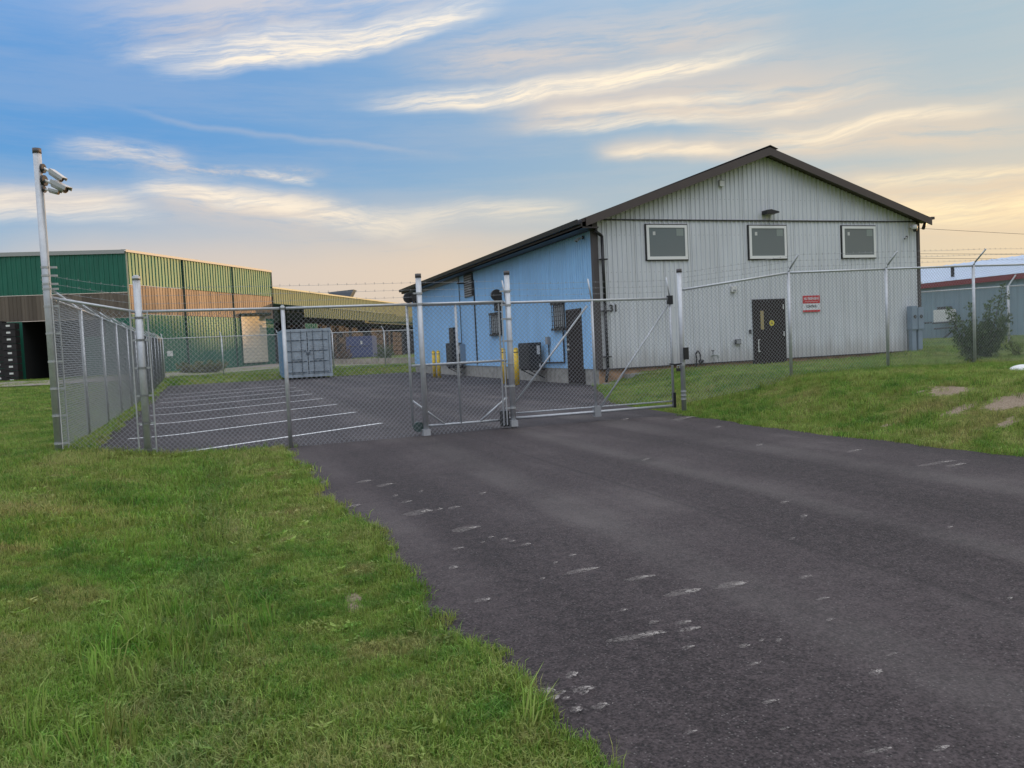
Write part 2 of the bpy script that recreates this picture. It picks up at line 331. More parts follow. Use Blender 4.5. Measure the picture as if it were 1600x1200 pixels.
# ------------------------------------------------------------------ mesh helpers
class MB:
    def __init__(s): s.v = []; s.f = []
    def quad(s, a, b, c, d):
        n = len(s.v); s.v += [tuple(a), tuple(b), tuple(c), tuple(d)]; s.f.append((n, n+1, n+2, n+3)); return s
    def tri(s, a, b, c):
        n = len(s.v); s.v += [tuple(a), tuple(b), tuple(c)]; s.f.append((n, n+1, n+2)); return s
    def box(s, x0, y0, z0, x1, y1, z1, M=None, bev=0):
        if bev:
            bm = bmesh.new(); bmesh.ops.create_cube(bm, size=1)
            for v in bm.verts: v.co = Vector(((x0+x1)/2+v.co.x*(x1-x0), (y0+y1)/2+v.co.y*(y1-y0), (z0+z1)/2+v.co.z*(z1-z0)))
            bmesh.ops.bevel(bm, geom=bm.edges[:], offset=bev, segments=2, affect='EDGES', profile=.7)
            n = len(s.v); bm.verts.index_update()
            s.v += [tuple((M @ v.co) if M else v.co) for v in bm.verts]
            s.f += [tuple(n+v.index for v in f.verts) for f in bm.faces]; bm.free(); return s
        n = len(s.v); P = [(x0,y0,z0),(x1,y0,z0),(x1,y1,z0),(x0,y1,z0),(x0,y0,z1),(x1,y0,z1),(x1,y1,z1),(x0,y1,z1)]
        s.v += [tuple(M @ Vector(p)) if M else p for p in P]
        s.f += [tuple(n+i for i in q) for q in ((0,3,2,1),(4,5,6,7),(0,1,5,4),(1,2,6,5),(2,3,7,6),(3,0,4,7))]; return s
    def tube(s, a, b, r, n=8, r2=None, caps=True):
        a, b = Vector(a), Vector(b); r2 = r if r2 is None else r2
        d = (b-a).normalized(); k = Vector((0,0,1)) if abs(d.z) < .9 else Vector((1,0,0))
        e = d.cross(k).normalized(); g = d.cross(e); o = len(s.v)
        for (c, rr) in ((a, r), (b, r2)):
            for i in range(n):
                t = 2*math.pi*i/n; s.v.append(tuple(c + (e*math.cos(t)+g*math.sin(t))*rr))
        for i in range(n): j = (i+1) % n; s.f.append((o+i, o+n+i, o+n+j, o+j))
        if caps: s.f.append(tuple(o+i for i in range(n))); s.f.append(tuple(o+n+i for i in reversed(range(n))))
        return s
    def path(s, pts, r, n=6):
        for a, b in zip(pts[:-1], pts[1:]): s.tube(a, b, r, n)
        return s
    def prism(s, poly, y0, y1):          # poly in x,z extruded along y
        n = len(poly); o = len(s.v)
        s.v += [(x, y0, z) for x, z in poly] + [(x, y1, z) for x, z in poly]
        s.f.append(tuple(range(o, o+n))); s.f.append(tuple(range(o+2*n-1, o+n-1, -1)))
        for i in range(n): j = (i+1) % n; s.f.append((o+i, o+n+i, o+n+j, o+j))
        return s
    def obj(s, name, ma, parent=None, smooth=False, loc=None):
        me = bpy.data.meshes.new(name); me.from_pydata(s.v, [], s.f); me.materials.append(ma)
        bm = bmesh.new(); bm.from_mesh(me); bmesh.ops.recalc_face_normals(bm, faces=bm.faces[:]); bm.to_mesh(me); bm.free()
        if smooth:
            me.polygons.foreach_set('use_smooth', [len(p.vertices) == 4 for p in me.polygons]); me.update()
        o = bpy.data.objects.new(name, me); COL.objects.link(o)
        if parent: o.parent = parent; o.matrix_parent_inverse = Matrix.Identity(4)
        if loc: o.location = loc
        return o

def thing(name, label, cat, loc=(0,0,0), rz=0, group=None):
    o = bpy.data.objects.new(name, None); COL.objects.link(o); o.location = loc; o.rotation_euler = (0, 0, rz)
    o.empty_display_size = .2; o['label'] = label; o['category'] = cat
    if group: o['group'] = group
    return o
def tag(o, label=None, cat=None, group=None, kind=None):
    for k, v in (('label', label), ('category', cat), ('group', group), ('kind', kind)):
        if v: o[k] = v
    return o
def copy_tree(o, parent=None):
    c = o.copy(); COL.objects.link(c); c.parent = parent
    for ch in list(o.children): copy_tree(ch, c)
    return c
def text_obj(name, body, size, ma, M, parent=None, extrude=.003, sx=1.0, bold=0.0):
    cu = bpy.data.curves.new(name, 'FONT'); cu.body = body; cu.size = size; cu.extrude = extrude; cu.offset = bold
    cu.align_x = 'CENTER'; cu.align_y = 'CENTER'; cu.resolution_u = 2
    o = bpy.data.objects.new(name, cu); COL.objects.link(o)
    dg = bpy.context.evaluated_depsgraph_get(); me = bpy.data.meshes.new_from_object(o.evaluated_get(dg))
    bpy.data.objects.remove(o); me.materials.clear(); me.materials.append(ma)
    me.transform(M @ Matrix.Diagonal((sx, 1, 1, 1)))
    t = bpy.data.objects.new(name, me); COL.objects.link(t)
    if parent: t.parent = parent
    return t
FRONT = Matrix(((1,0,0,0),(0,0,-1,0),(0,1,0,0),(0,0,0,1)))      # text lying in XY -> facing -Y

def ribbed(p0, p1, z0, ztop, pitch, depth, flat=.68, side=1):
    """vertical ribbed sheet from p0 to p1 (xy), z0 bottom, ztop(t) top for t in metres; ribs stand out on `side`"""
    m = MB(); p0 = Vector(p0); p1 = Vector(p1); L = (p1-p0).length; d = (p1-p0)/L; nrm = Vector((d.y, -d.x))*side
    if not callable(ztop): zt = ztop; ztop = lambda t: zt
    ts = [(0, 0)]; t = 0
    while t < L-pitch*.5:
        a = t+pitch*flat; b = a+pitch*(1-flat)*.25; c = b+pitch*(1-flat)*.5; e = t+pitch
        ts += [(a, 0), (b, depth), (c, depth), (e, 0)]; t = e
    ts = [(min(a, L), b) for a, b in ts if a <= L+pitch*.01]
    if ts[-1][0] < L-1e-4: ts.append((L, 0))
    # exact peak vertex for gables
    out = []; PK = 17.10-11.57 if callable(ztop) and L > 11 else L/2
    for i, (a, b) in enumerate(ts):
        if i and ts[i-1][0] < PK < a: out.append((PK, ts[i-1][1] if ts[i-1][1] == b else (ts[i-1][1]+b)/2))
        out.append((a, b))
    o = len(m.v)
    for a, b in out:
        q = p0+d*a+nrm*b; m.v.append((q.x, q.y, z0)); m.v.append((q.x, q.y, ztop(a)))
    for i in range(len(out)-1): m.f.append((o+2*i, o+2*i+2, o+2*i+3, o+2*i+1))
    return m

# ------------------------------------------------------------------ terrain
def sstep(a, b, x): t = np.clip((x-a)/(b-a), 0, 1); return t*t*(3-2*t)
FY = np.array([-60, -3, 0, 3, 9, 15, 20, 24, 33, 36, 60, 120]); FZ = np.array([.15, .12, .15, .12, .06, .02, .02, .08, .28, .34, .5, .8])
def bumps(x, y):
    return (np.sin(x*2.1+1.3*np.sin(y*1.7))*np.sin(y*2.6+x*.7)*.012 + np.sin(x*5.3+y*3.1)*np.sin(y*6.1-x*2.2)*.006
            + np.sin(x*.6+1)*np.sin(y*.5+2)*.02)
def drive_l(y): return float(np.interp(y, [-9, -6.7, -5, -3.5, 0], [2.90, 2.86, 2.80, 2.70, 2.64])) + .05*math.sin(y*1.9) + .035*math.sin(y*5.3+1) + .02*math.sin(y*13.0) + .015*math.sin(y*23.0)
def drive_r(y): return 8.62 + .06*math.sin(y*1.3+2) + .035*math.sin(y*4.1) + .02*math.sin(y*11.7)
def yard_l(y): return (.14 if y > .6 else .30) - .0327*y + .05*math.sin(y*2.3) + .03*math.sin(y*7.1)
def yard_r(y):
    if y > 8.9: return 11.60
    return float(np.interp(y, [0, 2.4, 3.4, 6.9, 8.9], [8.75, 8.95, 9.15, 10.6, 11.5]))
def height(x, y):
    x = np.asarray(x, float); y = np.asarray(y, float)
    fz = np.interp(y, FY, FZ)
    left = fz*sstep(1.4, 0.1, x)
    rightA = .47*sstep(8.75, 11.2, x)
    rightB = .30*sstep(11.4, 13.2, x) + .15*sstep(19, 24, x)
    k = sstep(1.0, 8.0, y); right = rightA*(1-k)+rightB*k
    back = sstep(31.5, 36.0, y)*.32 + sstep(36, 85, y)*.32
    swale = -.09*np.exp(-((x-1.75)/.34)**2)*sstep(-.6, -2.5, y)
    h = np.where(y > 31.0, np.maximum(back, left*(x < 3)), left+right+swale)
    return h
def in_asphalt(x, y):
    if -60 < y <= 0: return drive_l(y) < x < drive_r(y)
    if 0 < y < 32.6: return yard_l(y) < x < yard_r(y)
    return False
def hz(x, y): return float(height(x, y))
def hit(px, py):
    """photo pixel -> point on the terrain"""
    d = (_f*FPX + CR*(px-800) + CU*(600-py)).normalized(); z = 0
    for _ in range(25):
        p = CAMP + d*((z-CAMP.z)/d.z); z = .5*z+.5*hz(p.x, p.y)
    return p

for (a, b, rx, ry) in ((1480, 611, .20, .35), (1500, 640, .22, .12), (1568, 632, .22, .22), (1592, 624, .30, .32), (1575, 660, .16, .10), (1385, 664, .07, .06)):
    q = hit(a, b); SOIL_SPOTS.append((q.x, q.y, rx, ry))
for (a, b, rx, ry) in ((552, 932, .045, .16), (180, 1158, .035, .06), (270, 975, .03, .04)):
    q = hit(a, b); SOIL_SPOTS.append((q.x, q.y, rx, ry))
for (a, b, rx, ry) in ((600, 1010, .22, .16), (845, 1080, .07, .10), (438, 748, .12, .22), (30, 856, .15, .10), (560, 890, .10, .2), (185, 1160, .06, .07), (100, 930, .25, .25), (30, 800, .5, .3), (1440, 640, .5, .3), (1540, 655, .6, .3), (1500, 690, .3, .15), (1240, 625, .5, .25)):
    q = hit(a, b); DRY_SPOTS.append((q.x, q.y, rx, ry))
ASPH = asphalt_mat('driveway_asphalt', (.050, .0395, .040)); ASPH2 = asphalt_mat('yard_asphalt', (.048, .040, .042), 5.0)
LAWN = ground_mat(); BLADE = grass_blade_mat()

def grid_axis(lo, a, b, hi, step):
    core = np.arange(a, b+1e-6, step); L = [a]; s = step
    while L[-1] > lo: s *= 1.09; L.append(L[-1]-s)
    H = [core[-1]]; s = step
    while H[-1] < hi: s *= 1.09; H.append(H[-1]+s)
    return np.array(L[::-1][:-1]+list(core)+H[1:])
xs = grid_axis(-900, -9, 22, 900, .14); ys = grid_axis(-300, -11, 14, 15, .14); ys = np.concatenate([ys[ys < 14.05], np.arange(14.3, 48, .33), 48*1.05**np.arange(0, 66)])
XX, YY = np.meshgrid(xs, ys); HH = height(XX, YY)+bumps(XX, YY)*((YY < 34) & (abs(XX) < 60))
mask = np.zeros_like(HH)
for j, y in enumerate(ys):
    if y <= .07:
        l, r = drive_l(y), drive_r(y)
        if y < -60: continue
    elif y < 32.5: l, r = yard_l(y), yard_r(y)
    else: continue
    mask[j] = sstep(l-.10, l+.12, xs)*sstep(r+.10, r-.12, xs)
HH = np.where(mask > 0, HH*(1-mask)-.07*mask, HH)
verts = np.stack([XX.ravel(), YY.ravel(), HH.ravel()], 1); nx, ny = len(xs), len(ys)
idx = np.arange(nx*ny).reshape(ny, nx)
faces = np.stack([idx[:-1, :-1].ravel(), idx[:-1, 1:].ravel(), idx[1:, 1:].ravel(), idx[1:, :-1].ravel()], 1)
me = bpy.data.meshes.new('ground'); me.from_pydata(verts.tolist(), [], faces.tolist()); me.materials.append(LAWN)
me.polygons.foreach_set('use_smooth', [True]*len(me.polygons))
g = bpy.data.objects.new('ground', me); COL.objects.link(g); g['kind'] = 'structure'

def sheet(name, y0, y1, dy, lf, rf, z, ma, cols=12, zf=None):
    m = MB(); rows = []; y = y0
    while y < y1-1e-6: rows.append(y); y += dy
    rows.append(y1)
    for y in rows:
        l, r = lf(y), rf(y)
        for i in range(cols+1):
            x = l+(r-l)*i/cols; zz = z + (zf(x, y) if zf else 0)
            m.v.append((x, y, zz-(.012 if i in (0, cols) else 0)))
    for j in range(len(rows)-1):
        for i in range(cols):
            a = j*(cols+1)+i; m.f.append((a, a+1, a+cols+2, a+cols+1))
    # turned-down edges
    for j in range(len(rows)-1):
        for i in (0, cols):
            a = m.v[j*(cols+1)+i]; b = m.v[(j+1)*(cols+1)+i]
            m.quad(a, b, (b[0], b[1], b[2]-.06), (a[0], a[1], a[2]-.06))
    return m.obj(name, ma, smooth=True)
o = sheet('driveway', -45, -.02, .06, drive_l, drive_r, .004, ASPH); o['kind'] = 'structure'
o = sheet('parking_yard', -.02, 32.5, .12, yard_l, lambda y: yard_r(max(y, 0)), 0.0, ASPH2); o['kind'] = 'structure'
# gravel lane behind the yard
GRAVEL = mat('gravel', (.26, .225, .19), .9, 0, .25, 3, .8, 25)
m = MB()
lane = [((-60, 610), (-60, 601)), ((0, 606), (0, 598)), ((90, 602), (90, 595)), ((257, 592), (257, 584)), ((430, 577), (430, 569)), ((530, 573), (530, 568.5)), ((660, 568), (660, 564))]
pa = []
for a, b in lane:
    def at(q, z=.45):
        d = _f*FPX + CR*(q[0]-800) + CU*(600-q[1]); p = CAMP+d*((z-CAMP.z)/d.z); return p
    pa.append((hit(*a), hit(*b)))
for (a, b), (c, d) in zip(pa[:-1], pa[1:]):
    for k in range(6):
        s0, s1 = k/6, (k+1)/6
        A = a.lerp(c, s0); B = b.lerp(d, s0); Cc = a.lerp(c, s1); D = b.lerp(d, s1)
        for w0 in range(4):
            q = [Vector((p.x, p.y, hz(p.x, p.y)+.05)) for p in (A.lerp(B, w0/4), Cc.lerp(D, w0/4), Cc.lerp(D, (w0+1)/4), A.lerp(B, (w0+1)/4))]; m.quad(*q)
o = m.obj('gravel_lane', GRAVEL); o['kind'] = 'structure'

# parking bay lines
for k in range(8):
    y0 = -.22+2.97*k; pts = []
    for s in np.linspace(0, 1, 16):
        xa = .50-.030*max(y0, 0); x = xa+(4.40-xa)*s; y = y0+.68*(x-.4)
        if k > 0: y += .42*max(0, (.25-s)/.25)**2
        if y < .06: continue
        pts.append((x, y))
    m = MB(); w = .05
    for (a, b), (c, d) in zip(pts[:-1], pts[1:]):
        L = math.hypot(c-a, d-b); ex, ey = -(d-b)/L*w, (c-a)/L*w
        m.quad((a-ex, b-ey, .004), (c-ex, d-ey, .004), (c+ex, d+ey, .004), (a+ex, b+ey, .004))
    o = m.obj('bay_line', LINE); o['kind'] = 'structure'

# pale scuffs on the driveway
SCUFF = bpy.data.materials.new('chalky_scuff'); SCUFF.use_nodes = True
t = NT(SCUFF.node_tree); b_ = t.n['Principled BSDF']; b_.inputs['Base Color'].default_value = (.40, .36, .33, 1); b_.inputs['Roughness'].default_value = .9
tb = t.new('ShaderNodeBsdfTransparent'); mx = t.new('ShaderNodeMixShader'); t.l.new(t.m('MULTIPLY', t.ss(t.noise(world_pos(t), 75, 4, .7), .36, .62), .80), mx.inputs[0])
t.l.new(tb.outputs[0], mx.inputs[1]); t.l.new(b_.outputs[0], mx.inputs[2]); t.l.new(mx.outputs[0], t.n['Material Output'].inputs[0])
scuffs = [(233+0,0,0,0)]
raw = [(560,790,14,2),(510,753,10,1.5),(575,752,16,1.5),(610,757,20,1.5),(668,799,30,5),(715,793,12,2),(741,825,32,5),(757,771,8,1.5),(720,857,12,2),(660,768,5,1.2),(620,775,6,1.2),(770,840,6,1.5),(792,843,8,2),(803,846,6,1.5),(826,851,10,2.5),(756,848,5,1.2),(713,887,10,4),(760,938,18,4),(752,938,8,2),(898,868,8,2),(925,890,38,4),(905,894,12,2),(1012,902,30,4),(1080,925,36,7),(1155,913,30,7),(978,954,9,3),(1025,973,10,3),(1075,973,16,4),(1087,983,24,6),(1020,992,60,7),(1082,1012,14,4),(1168,1010,12,5),(1192,1002,6,3),(1220,1001,7,3),(1185,1038,16,3),(1374,1051,14,8),(1210,1097,18,4),(1300,969,9,3),(1264,902,14,4),(1229,785,9,2),(1259,807,8,3),(1487,824,6,2),(1580,936,6,3),(1400,1023,14,2),(1385,1173,34,6),(1478,1170,18,7),(898,1055,13,9),(920,1077,24,7),(917,1083,10,5),(880,1083,12,5),(905,1110,12,8),(945,1104,18,8),(858,1082,22,11),(868,1092,16,9),(888,1092,8,4),(1085,1145,14,3),(1230,1140,10,2),(1290,936,14,2),(1340,704,14,1.5),(1480,722,40,2),(1500,726,22,2),(1190,695,8,1.2),(1125,667,8,1.2),(1080,652,26,1.2),(980,655,8,1.2),(1240,842,6,1.4),(850,905,6,1.5),(870,880,5,1.2),(1012,718,9,1.2),(640,784,14,1.2),(690,796,9,1.2)]
m = MB()
for (a, b, w, h) in raw:
    c = hit(a, b)
    e = hit(a+w/2, b-w*.06) - c; g_ = hit(a+w*.02, b-h/2) - c
    n = 11; ring = []
    for i in range(n):
        th = 2*math.pi*i/n; r = random.uniform(.45, 1.05)
        ring.append((c.x+(e.x*math.cos(th)+g_.x*math.sin(th))*r, c.y+(e.y*math.cos(th)+g_.y*math.sin(th))*r, .0062))
    o_ = len(m.v); m.v += ring; m.f.append(tuple(range(o_, o_+n)))
    for _ in range(3):
        t1 = random.uniform(-1.6, 1.6); t2 = random.uniform(-.9, .9); s_ = random.uniform(.05, .16)
        qx, qy = c.x+e.x*t1+g_.x*t2, c.y+e.y*t1+g_.y*t2; o_ = len(m.v)
        m.v += [(qx+(e.x*math.cos(t)+g_.x*math.sin(t))*s_, qy+(e.y*math.cos(t)+g_.y*math.sin(t))*s_, .0062) for t in (0, 1.3, 2.6, 3.9, 5.2)]
        m.f.append(tuple(range(o_, o_+5)))
o = m.obj('asphalt_scuff_marks', SCUFF); o['kind'] = 'stuff'
SMEAR = SCUFF.copy(); SMEAR.name = 'dusty_smear'
for n_ in SMEAR.node_tree.nodes:
    if n_.type == 'MATH' and n_.operation == 'MULTIPLY': n_.inputs[1].default_value = .28
m = MB()
for (a, b, w, h) in raw:
    c = hit(a-w*.35, b+w*.05); e = hit(a+w*.75, b-w*.14)-hit(a, b); g_ = hit(a, b-h*.55-1.2)-hit(a, b); o_ = len(m.v)
    m.v += [(c.x+(e.x*math.cos(t)*(1.2 if math.cos(t) < 0 else .8)+g_.x*math.sin(t))*random.uniform(.7, 1.1), c.y+(e.y*math.cos(t)*(1.2 if math.cos(t) < 0 else .8)+g_.y*math.sin(t))*random.uniform(.7, 1.1), .0052) for t in [2*math.pi*i/12 for i in range(12)]]
    m.f.append(tuple(range(o_, o_+12)))
o = m.obj('asphalt_dust_smears', SMEAR); o['kind'] = 'stuff'
GRIT = mat('dark_grit', (.09, .08, .075), .9)
m = MB()
for _ in range(1500):
    y = -10.6*random.random()**.8; side = random.random() < .75
    x = (drive_l(y)+random.gauss(.02, .035)) if side else drive_r(y)+random.gauss(-.03, .05); r_ = random.uniform(.002, .008)
    P_ = [(x+random.uniform(-r_, r_), y+random.uniform(-r_, r_), .004+(r_*1.1 if i == 3 else 0)) for i in range(4)]
    m.tri(P_[0], P_[1], P_[3]); m.tri(P_[1], P_[2], P_[3]); m.tri(P_[2], P_[0], P_[3])
o = m.obj('edge_grit', GRIT); o['kind'] = 'stuff'

# ------------------------------------------------------------------ grey gabled building
BX0, BX1, BY0, BY1 = 11.57, 22.92, 8.97, 31.9; MID = (BX0+BX1)/2; MIDR = 17.10; ZS, ZT, ZP = .44, 4.50, 6.42
b = thing('warehouse', 'grey ribbed steel building with brown gabled roof and three small upper windows', 'building', (MID, BY0, 0))
def bo(mb, name, ma, parent=b, smooth=False):
    """child of the building: verts given in world metres"""
    dx, dy = (MID, BY0)
    mb.v = [(x-dx, y-dy, z) for x, y, z in mb.v]; return mb.obj(name, ma, parent, smooth)
gable = lambda t: ZP-.02-abs(t+BX0-MIDR)*((ZP-ZT)/(MIDR-BX0) if t+BX0 < MIDR else (ZP-ZT)/(BX1-MIDR))
bo(ribbed((BX0, BY0), (BX1, BY0), ZS, 4.49, .148, .030), 'front_wall', GREY_SIDING)
gw = MB(); r1 = ribbed((BX0, BY0-.012), (BX1, BY0-.012), 4.52, lambda t: max(4.525, gable(t)), .148, .030); bo(r1, 'gable_wall', GREY_SIDING)
m = MB().box(BX0-.02, BY0-.052, 4.487, BX1+.02, BY0+.01, 4.519); bo(m, 'belt_trim', DARKM)
m = ribbed((BX0, BY1), (BX0, BY0), ZS, ZT-.0, .15, .030); bo(m, 'side_wall', SKY_TINTED_SIDING)
m = MB().box(BX0+.03, BY0+.03, ZS, BX1-.03, BY1-.03, ZT); m.prism([(BX0+.03, ZT), (BX1-.03, ZT), (MIDR, ZP-.06)], BY0+.03, BY1-.03); bo(m, 'rear_shell', GREY_SIDING)
# foundation: concrete on the yard side, earth-stained at the front
bo(MB().box(BX0+.02, BY0+.05, -.1, BX0+.3, BY1, ZS), 'side_foundation', CONCRETE)
bo(MB().box(BX0+.021, BY0+.03, -.1, BX1-.02, BY0+.2, ZS-.002), 'front_foundation', CONCRETE_TAN)
bo(MB().box(BX0+.1, BY0-.03, ZS-.03, BX1, BY0+.0, ZS-.001), 'base_flashing', BROWN)
bo(MB().box(BX0-.035, BY0-.05, ZS, BX0+.11, BY0-.0, ZT-.02).box(BX0-.045, BY0-.049, ZS, BX0-.005, BY0+.1, ZT-.02), 'corner_trim', mat('bronze_trim', (.075, .065, .065), .45))
bo(MB().box(BX1-.06, BY0-.05, ZS, BX1+.035, BY0+.06, ZT), 'corner_trim', MATS['bronze_trim'])
# roof: two slabs with fascia boards and gutters
OV, FR = .50, .37; sl_ = (ZP-ZT)/(MIDR-BX0); sr_ = (ZP-ZT)/(BX1-MIDR)
def slope_poly(x0, x1, dz, th): 
    zf = lambda x: ZP+.14-abs(x-MIDR)*(sl_ if x < MIDR else sr_)+dz
    return [(x0, zf(x0)), (x1, zf(x1)), (x1, zf(x1)-th), (x0, zf(x0)-th)]
bo(MB().prism(slope_poly(BX0-OV, MIDR, 0, .10), BY0-FR, BY1+.3), 'roof', BROWN)
bo(MB().prism(slope_poly(MIDR, BX1+.20, 0, .10), BY0-FR, BY1+.3), 'roof', BROWN)
FASC = mat('brown_fascia', (.075, .058, .052), .38, 0, .08, 2)
bo(MB().prism(slope_poly(BX0-OV+.12, MIDR, -.015, .22), BY0-FR-.035, BY0-FR-.002), 'fascia', FASC)
bo(MB().prism(slope_poly(MIDR, BX1+.18, -.015, .22), BY0-FR-.035, BY0-FR-.002), 'fascia', FASC)
bo(MB().prism(slope_poly(BX0-.35, MIDR-.1, -.105, .04), BY0-FR, BY0), 'soffit', FASC)
bo(MB().prism(slope_poly(MIDR+.1, BX1+.15, -.105, .04), BY0-FR, BY0), 'soffit', FASC)
bo(MB().prism([(MIDR-.28, ZP+.085), (MIDR, ZP+.19), (MIDR+.28, ZP+.085), (MIDR, ZP+.165)], BY0-FR-.05, BY1+.31), 'ridge_cap', BROWN)
ez = ZP+.14-(MIDR-BX0+OV)*sl_
bo(MB().prism([(BX0-OV-.11, ez-.14), (BX0-OV-.13, ez-.015), (BX0-OV-.10, ez-.015), (BX0-OV-.08, ez-.11), (BX0-OV-.0, ez-.11), (BX0-OV, ez-.14)], BY0-FR+.02, BY1+.25), 'gutter', DARKM)
bo(MB().box(BX0-OV+.0, BY0-FR+.02, ez-.24, BX0-.0, BY1+.2, ez-.20), 'side_soffit', BROWN)
bo(MB().box(BX0-OV-.0, BY0-FR+.02, ez-.24, BX0-OV+.03, BY1+.2, ez-.10), 'side_fascia', BROWN)
bo(MB().box(BX1+.18, BY0-FR-.02, ez+.06, BX1+.30, BY0-FR+.6, ez+.14), 'gutter', BROWN)
bo(MB().tube((BX1+.24, BY0-.1, ez+.05), (BX1+.12, BY0-.1, ez-.2), .05), 'gutter_elbow', BROWN, smooth=True)
# downspout at the near corner
ds = bo(MB().path([(BX0-OV+.05, BY0-.12, ez-.16), (BX0-.05, BY0-.14, ez-.26), (BX0+.20, BY0-.12, ez-.42), (BX0+.22, BY0-.10, 2.2), (BX0+.23, BY0-.10, .45), (BX0+.1, BY0-.22, .10)], .045, 8), 'downspout', DARKM, smooth=True)
for z in (3.4, 2.0, .75): mb = MB().box(BX0+.12, BY0-.16, z, BX0+.33, BY0-.045, z+.035); bo(mb, 'strap', DARKM, ds)
# lean-in grey frame under the rear eave
bo(MB().box(BX0-.09, 22.6, ZT-.42, BX0-.035, BY1-.2, ZT-.26), 'eave_beam', mat('grey_trim', (.30, .31, .32), .5))
bo(MB().box(BX0-.10, 22.3, ZT-.46, BX0-.03, 22.6, ZT-.16), 'junction_box', MATS['grey_trim'])
bo(MB().path([(BX0-.06, 22.3, ZT-.45), (BX0-.06, 22.3, .5)], .018, 5), 'conduit', DARKM)
bo(MB().path([(BX0-.06, 20.15, 3.9), (BX0-.06, 20.15, .5)], .03, 5), 'conduit', DARKM)
bo(MB().path([(BX0-.06, 11.2, 1.6), (BX0-.06, 11.2, .62), (BX0-.06, 13.9, .58)], .028, 5), 'conduit', DARKM)
bo(MB().path([(BX0-.06, 12.4, 1.3), (BX0-.06, 12.4, .62)], .02, 5), 'conduit', DARKM)
bo(MB().box(BX0-.13, 12.33, 1.18, BX0-.035, 12.5, 1.42), 'disconnect_box', MATS['grey_trim'])
# front windows
def front_window(x0, x1, z0, z1, label=None):
    w = bo(MB().box(x0-.03, BY0-.048, z0-.03, x1+.03, BY0-.0, z1+.03), 'window', DARKM)
    y = BY0-.075
    fr = MB().box(x0, y, z0, x1, BY0-.049, z0+.085, ).box(x0, y, z1-.075, x1, BY0-.049, z1).box(x0, y, z0+.085, x0+.075, BY0-.049, z1-.075).box(x1-.075, y, z0+.085, x1, BY0-.049, z1-.075)
    bo(fr, 'frame', mat('window_frame_white', (.84, .84, .82), .4), w)
    bo(MB().box(x0+.075, BY0-.058, z0+.085, x1-.075, BY0-.0485, z1-.075), 'pane', GLASS, w)
    bo(MB().box(x1-.34, BY0-.0605, z1-.30, x1-.12, BY0-.0582, z1-.10), 'sticker', mat('pale_sticker', (.26, .30, .28), .5), w)
    bo(MB().box(x0+.20, BY0-.0605, z1-.28, x0+.28, BY0-.0582, z1-.18), 'sticker', mat('white_sticker', (.6, .6, .58), .5), w)
K = BX0
front_window(K+1.60, K+2.89, 3.40, 4.36); front_window(K+4.97, K+6.27, 3.39, 4.35); front_window(K+8.33, K+9.60, 3.39, 4.35)
# front door
DOOR = mat('dark_brown_door', (.022, .015, .014), .6, 0, .12, 3, 0, 40, .25)
d = bo(MB().box(K+5.03, BY0-.055, .30, K+6.13, BY0, 2.18), 'door', DOOR)
bo(MB().box(K+5.0, BY0-.05, .28, K+5.03, BY0+.01, 2.20).box(K+6.13, BY0-.05, .28, K+6.16, BY0+.01, 2.2).box(K+5.0, BY0-.05, 2.18, K+6.16, BY0+.01, 2.21), 'frame', DARKM, d)
bo(MB().box(K+5.27, BY0-.062, 1.32, K+5.38, BY0-.055, 1.87), 'vision_panel', mat('yellow_reflection_glass', (.38, .31, .15), .25), d)  # yellow reflection painted into the pane colour
bo(MB().path([(K+5.22, BY0-.06, 1.02), (K+5.14, BY0-.11, 1.02), (K+5.14, BY0-.11, .68), (K+5.22, BY0-.06, .68)], .014, 6), 'handle', WHITE, d)
cy = MB().tube((K+5.66, BY0-.0625, 1.50), (K+5.66, BY0-.055, 1.50), .085, 20); bo(cy, 'round_sticker', mat('yellow_sticker', (.72, .62, .05), .4), d)
bo(MB().box(K+5.62, BY0-.0645, 1.47, K+5.70, BY0-.063, 1.49).tri((K+5.63, BY0-.0635, 1.51), (K+5.69, BY0-.0635, 1.51), (K+5.66, BY0-.0635, 1.55)), 'sticker_mark', DARKM, d)
for hz_ in (1.9, 1.1): bo(MB().box(K+6.07, BY0-.06, hz_, K+6.10, BY0-.055, hz_+.14), 'hinge', WHITE, d)
bo(MB().box(K+4.96, BY0-.25, .22, K+7.6, BY0-.02, .285), 'doorstep', CONCRETE)
# side door
sdoor = bo(MB().box(BX0-.055, BY0+.98, .03, BX0, BY0+1.98, 2.12), 'door', DOOR); sdoor['label'] = 'dark brown door in the blue side wall'
bo(MB().box(BX0-.05, BY0+.94, .0, BX0+.01, BY0+.98, 2.16).box(BX0-.05, BY0+1.98, .0, BX0+.01, BY0+2.02, 2.16).box(BX0-.05, BY0+.94, 2.12, BX0+.01, BY0+2.02, 2.17), 'frame', BROWN, sdoor)
bo(MB().tube((BX0-.11, BY0+1.85, 1.0), (BX0-.05, BY0+1.85, 1.0), .03), 'handle', WHITE, sdoor); bo(MB().tube((BX0-.09, BY0+1.85, 1.15), (BX0-.05, BY0+1.85, 1.15), .03), 'deadbolt', WHITE, sdoor)
# house number
t31 = text_obj('house_number', '31', .27, mat('black_numeral', (.02, .02, .022), .4), Matrix.Translation((K+.50-MID, -.045, 2.08)) @ FRONT, b, bold=.009)
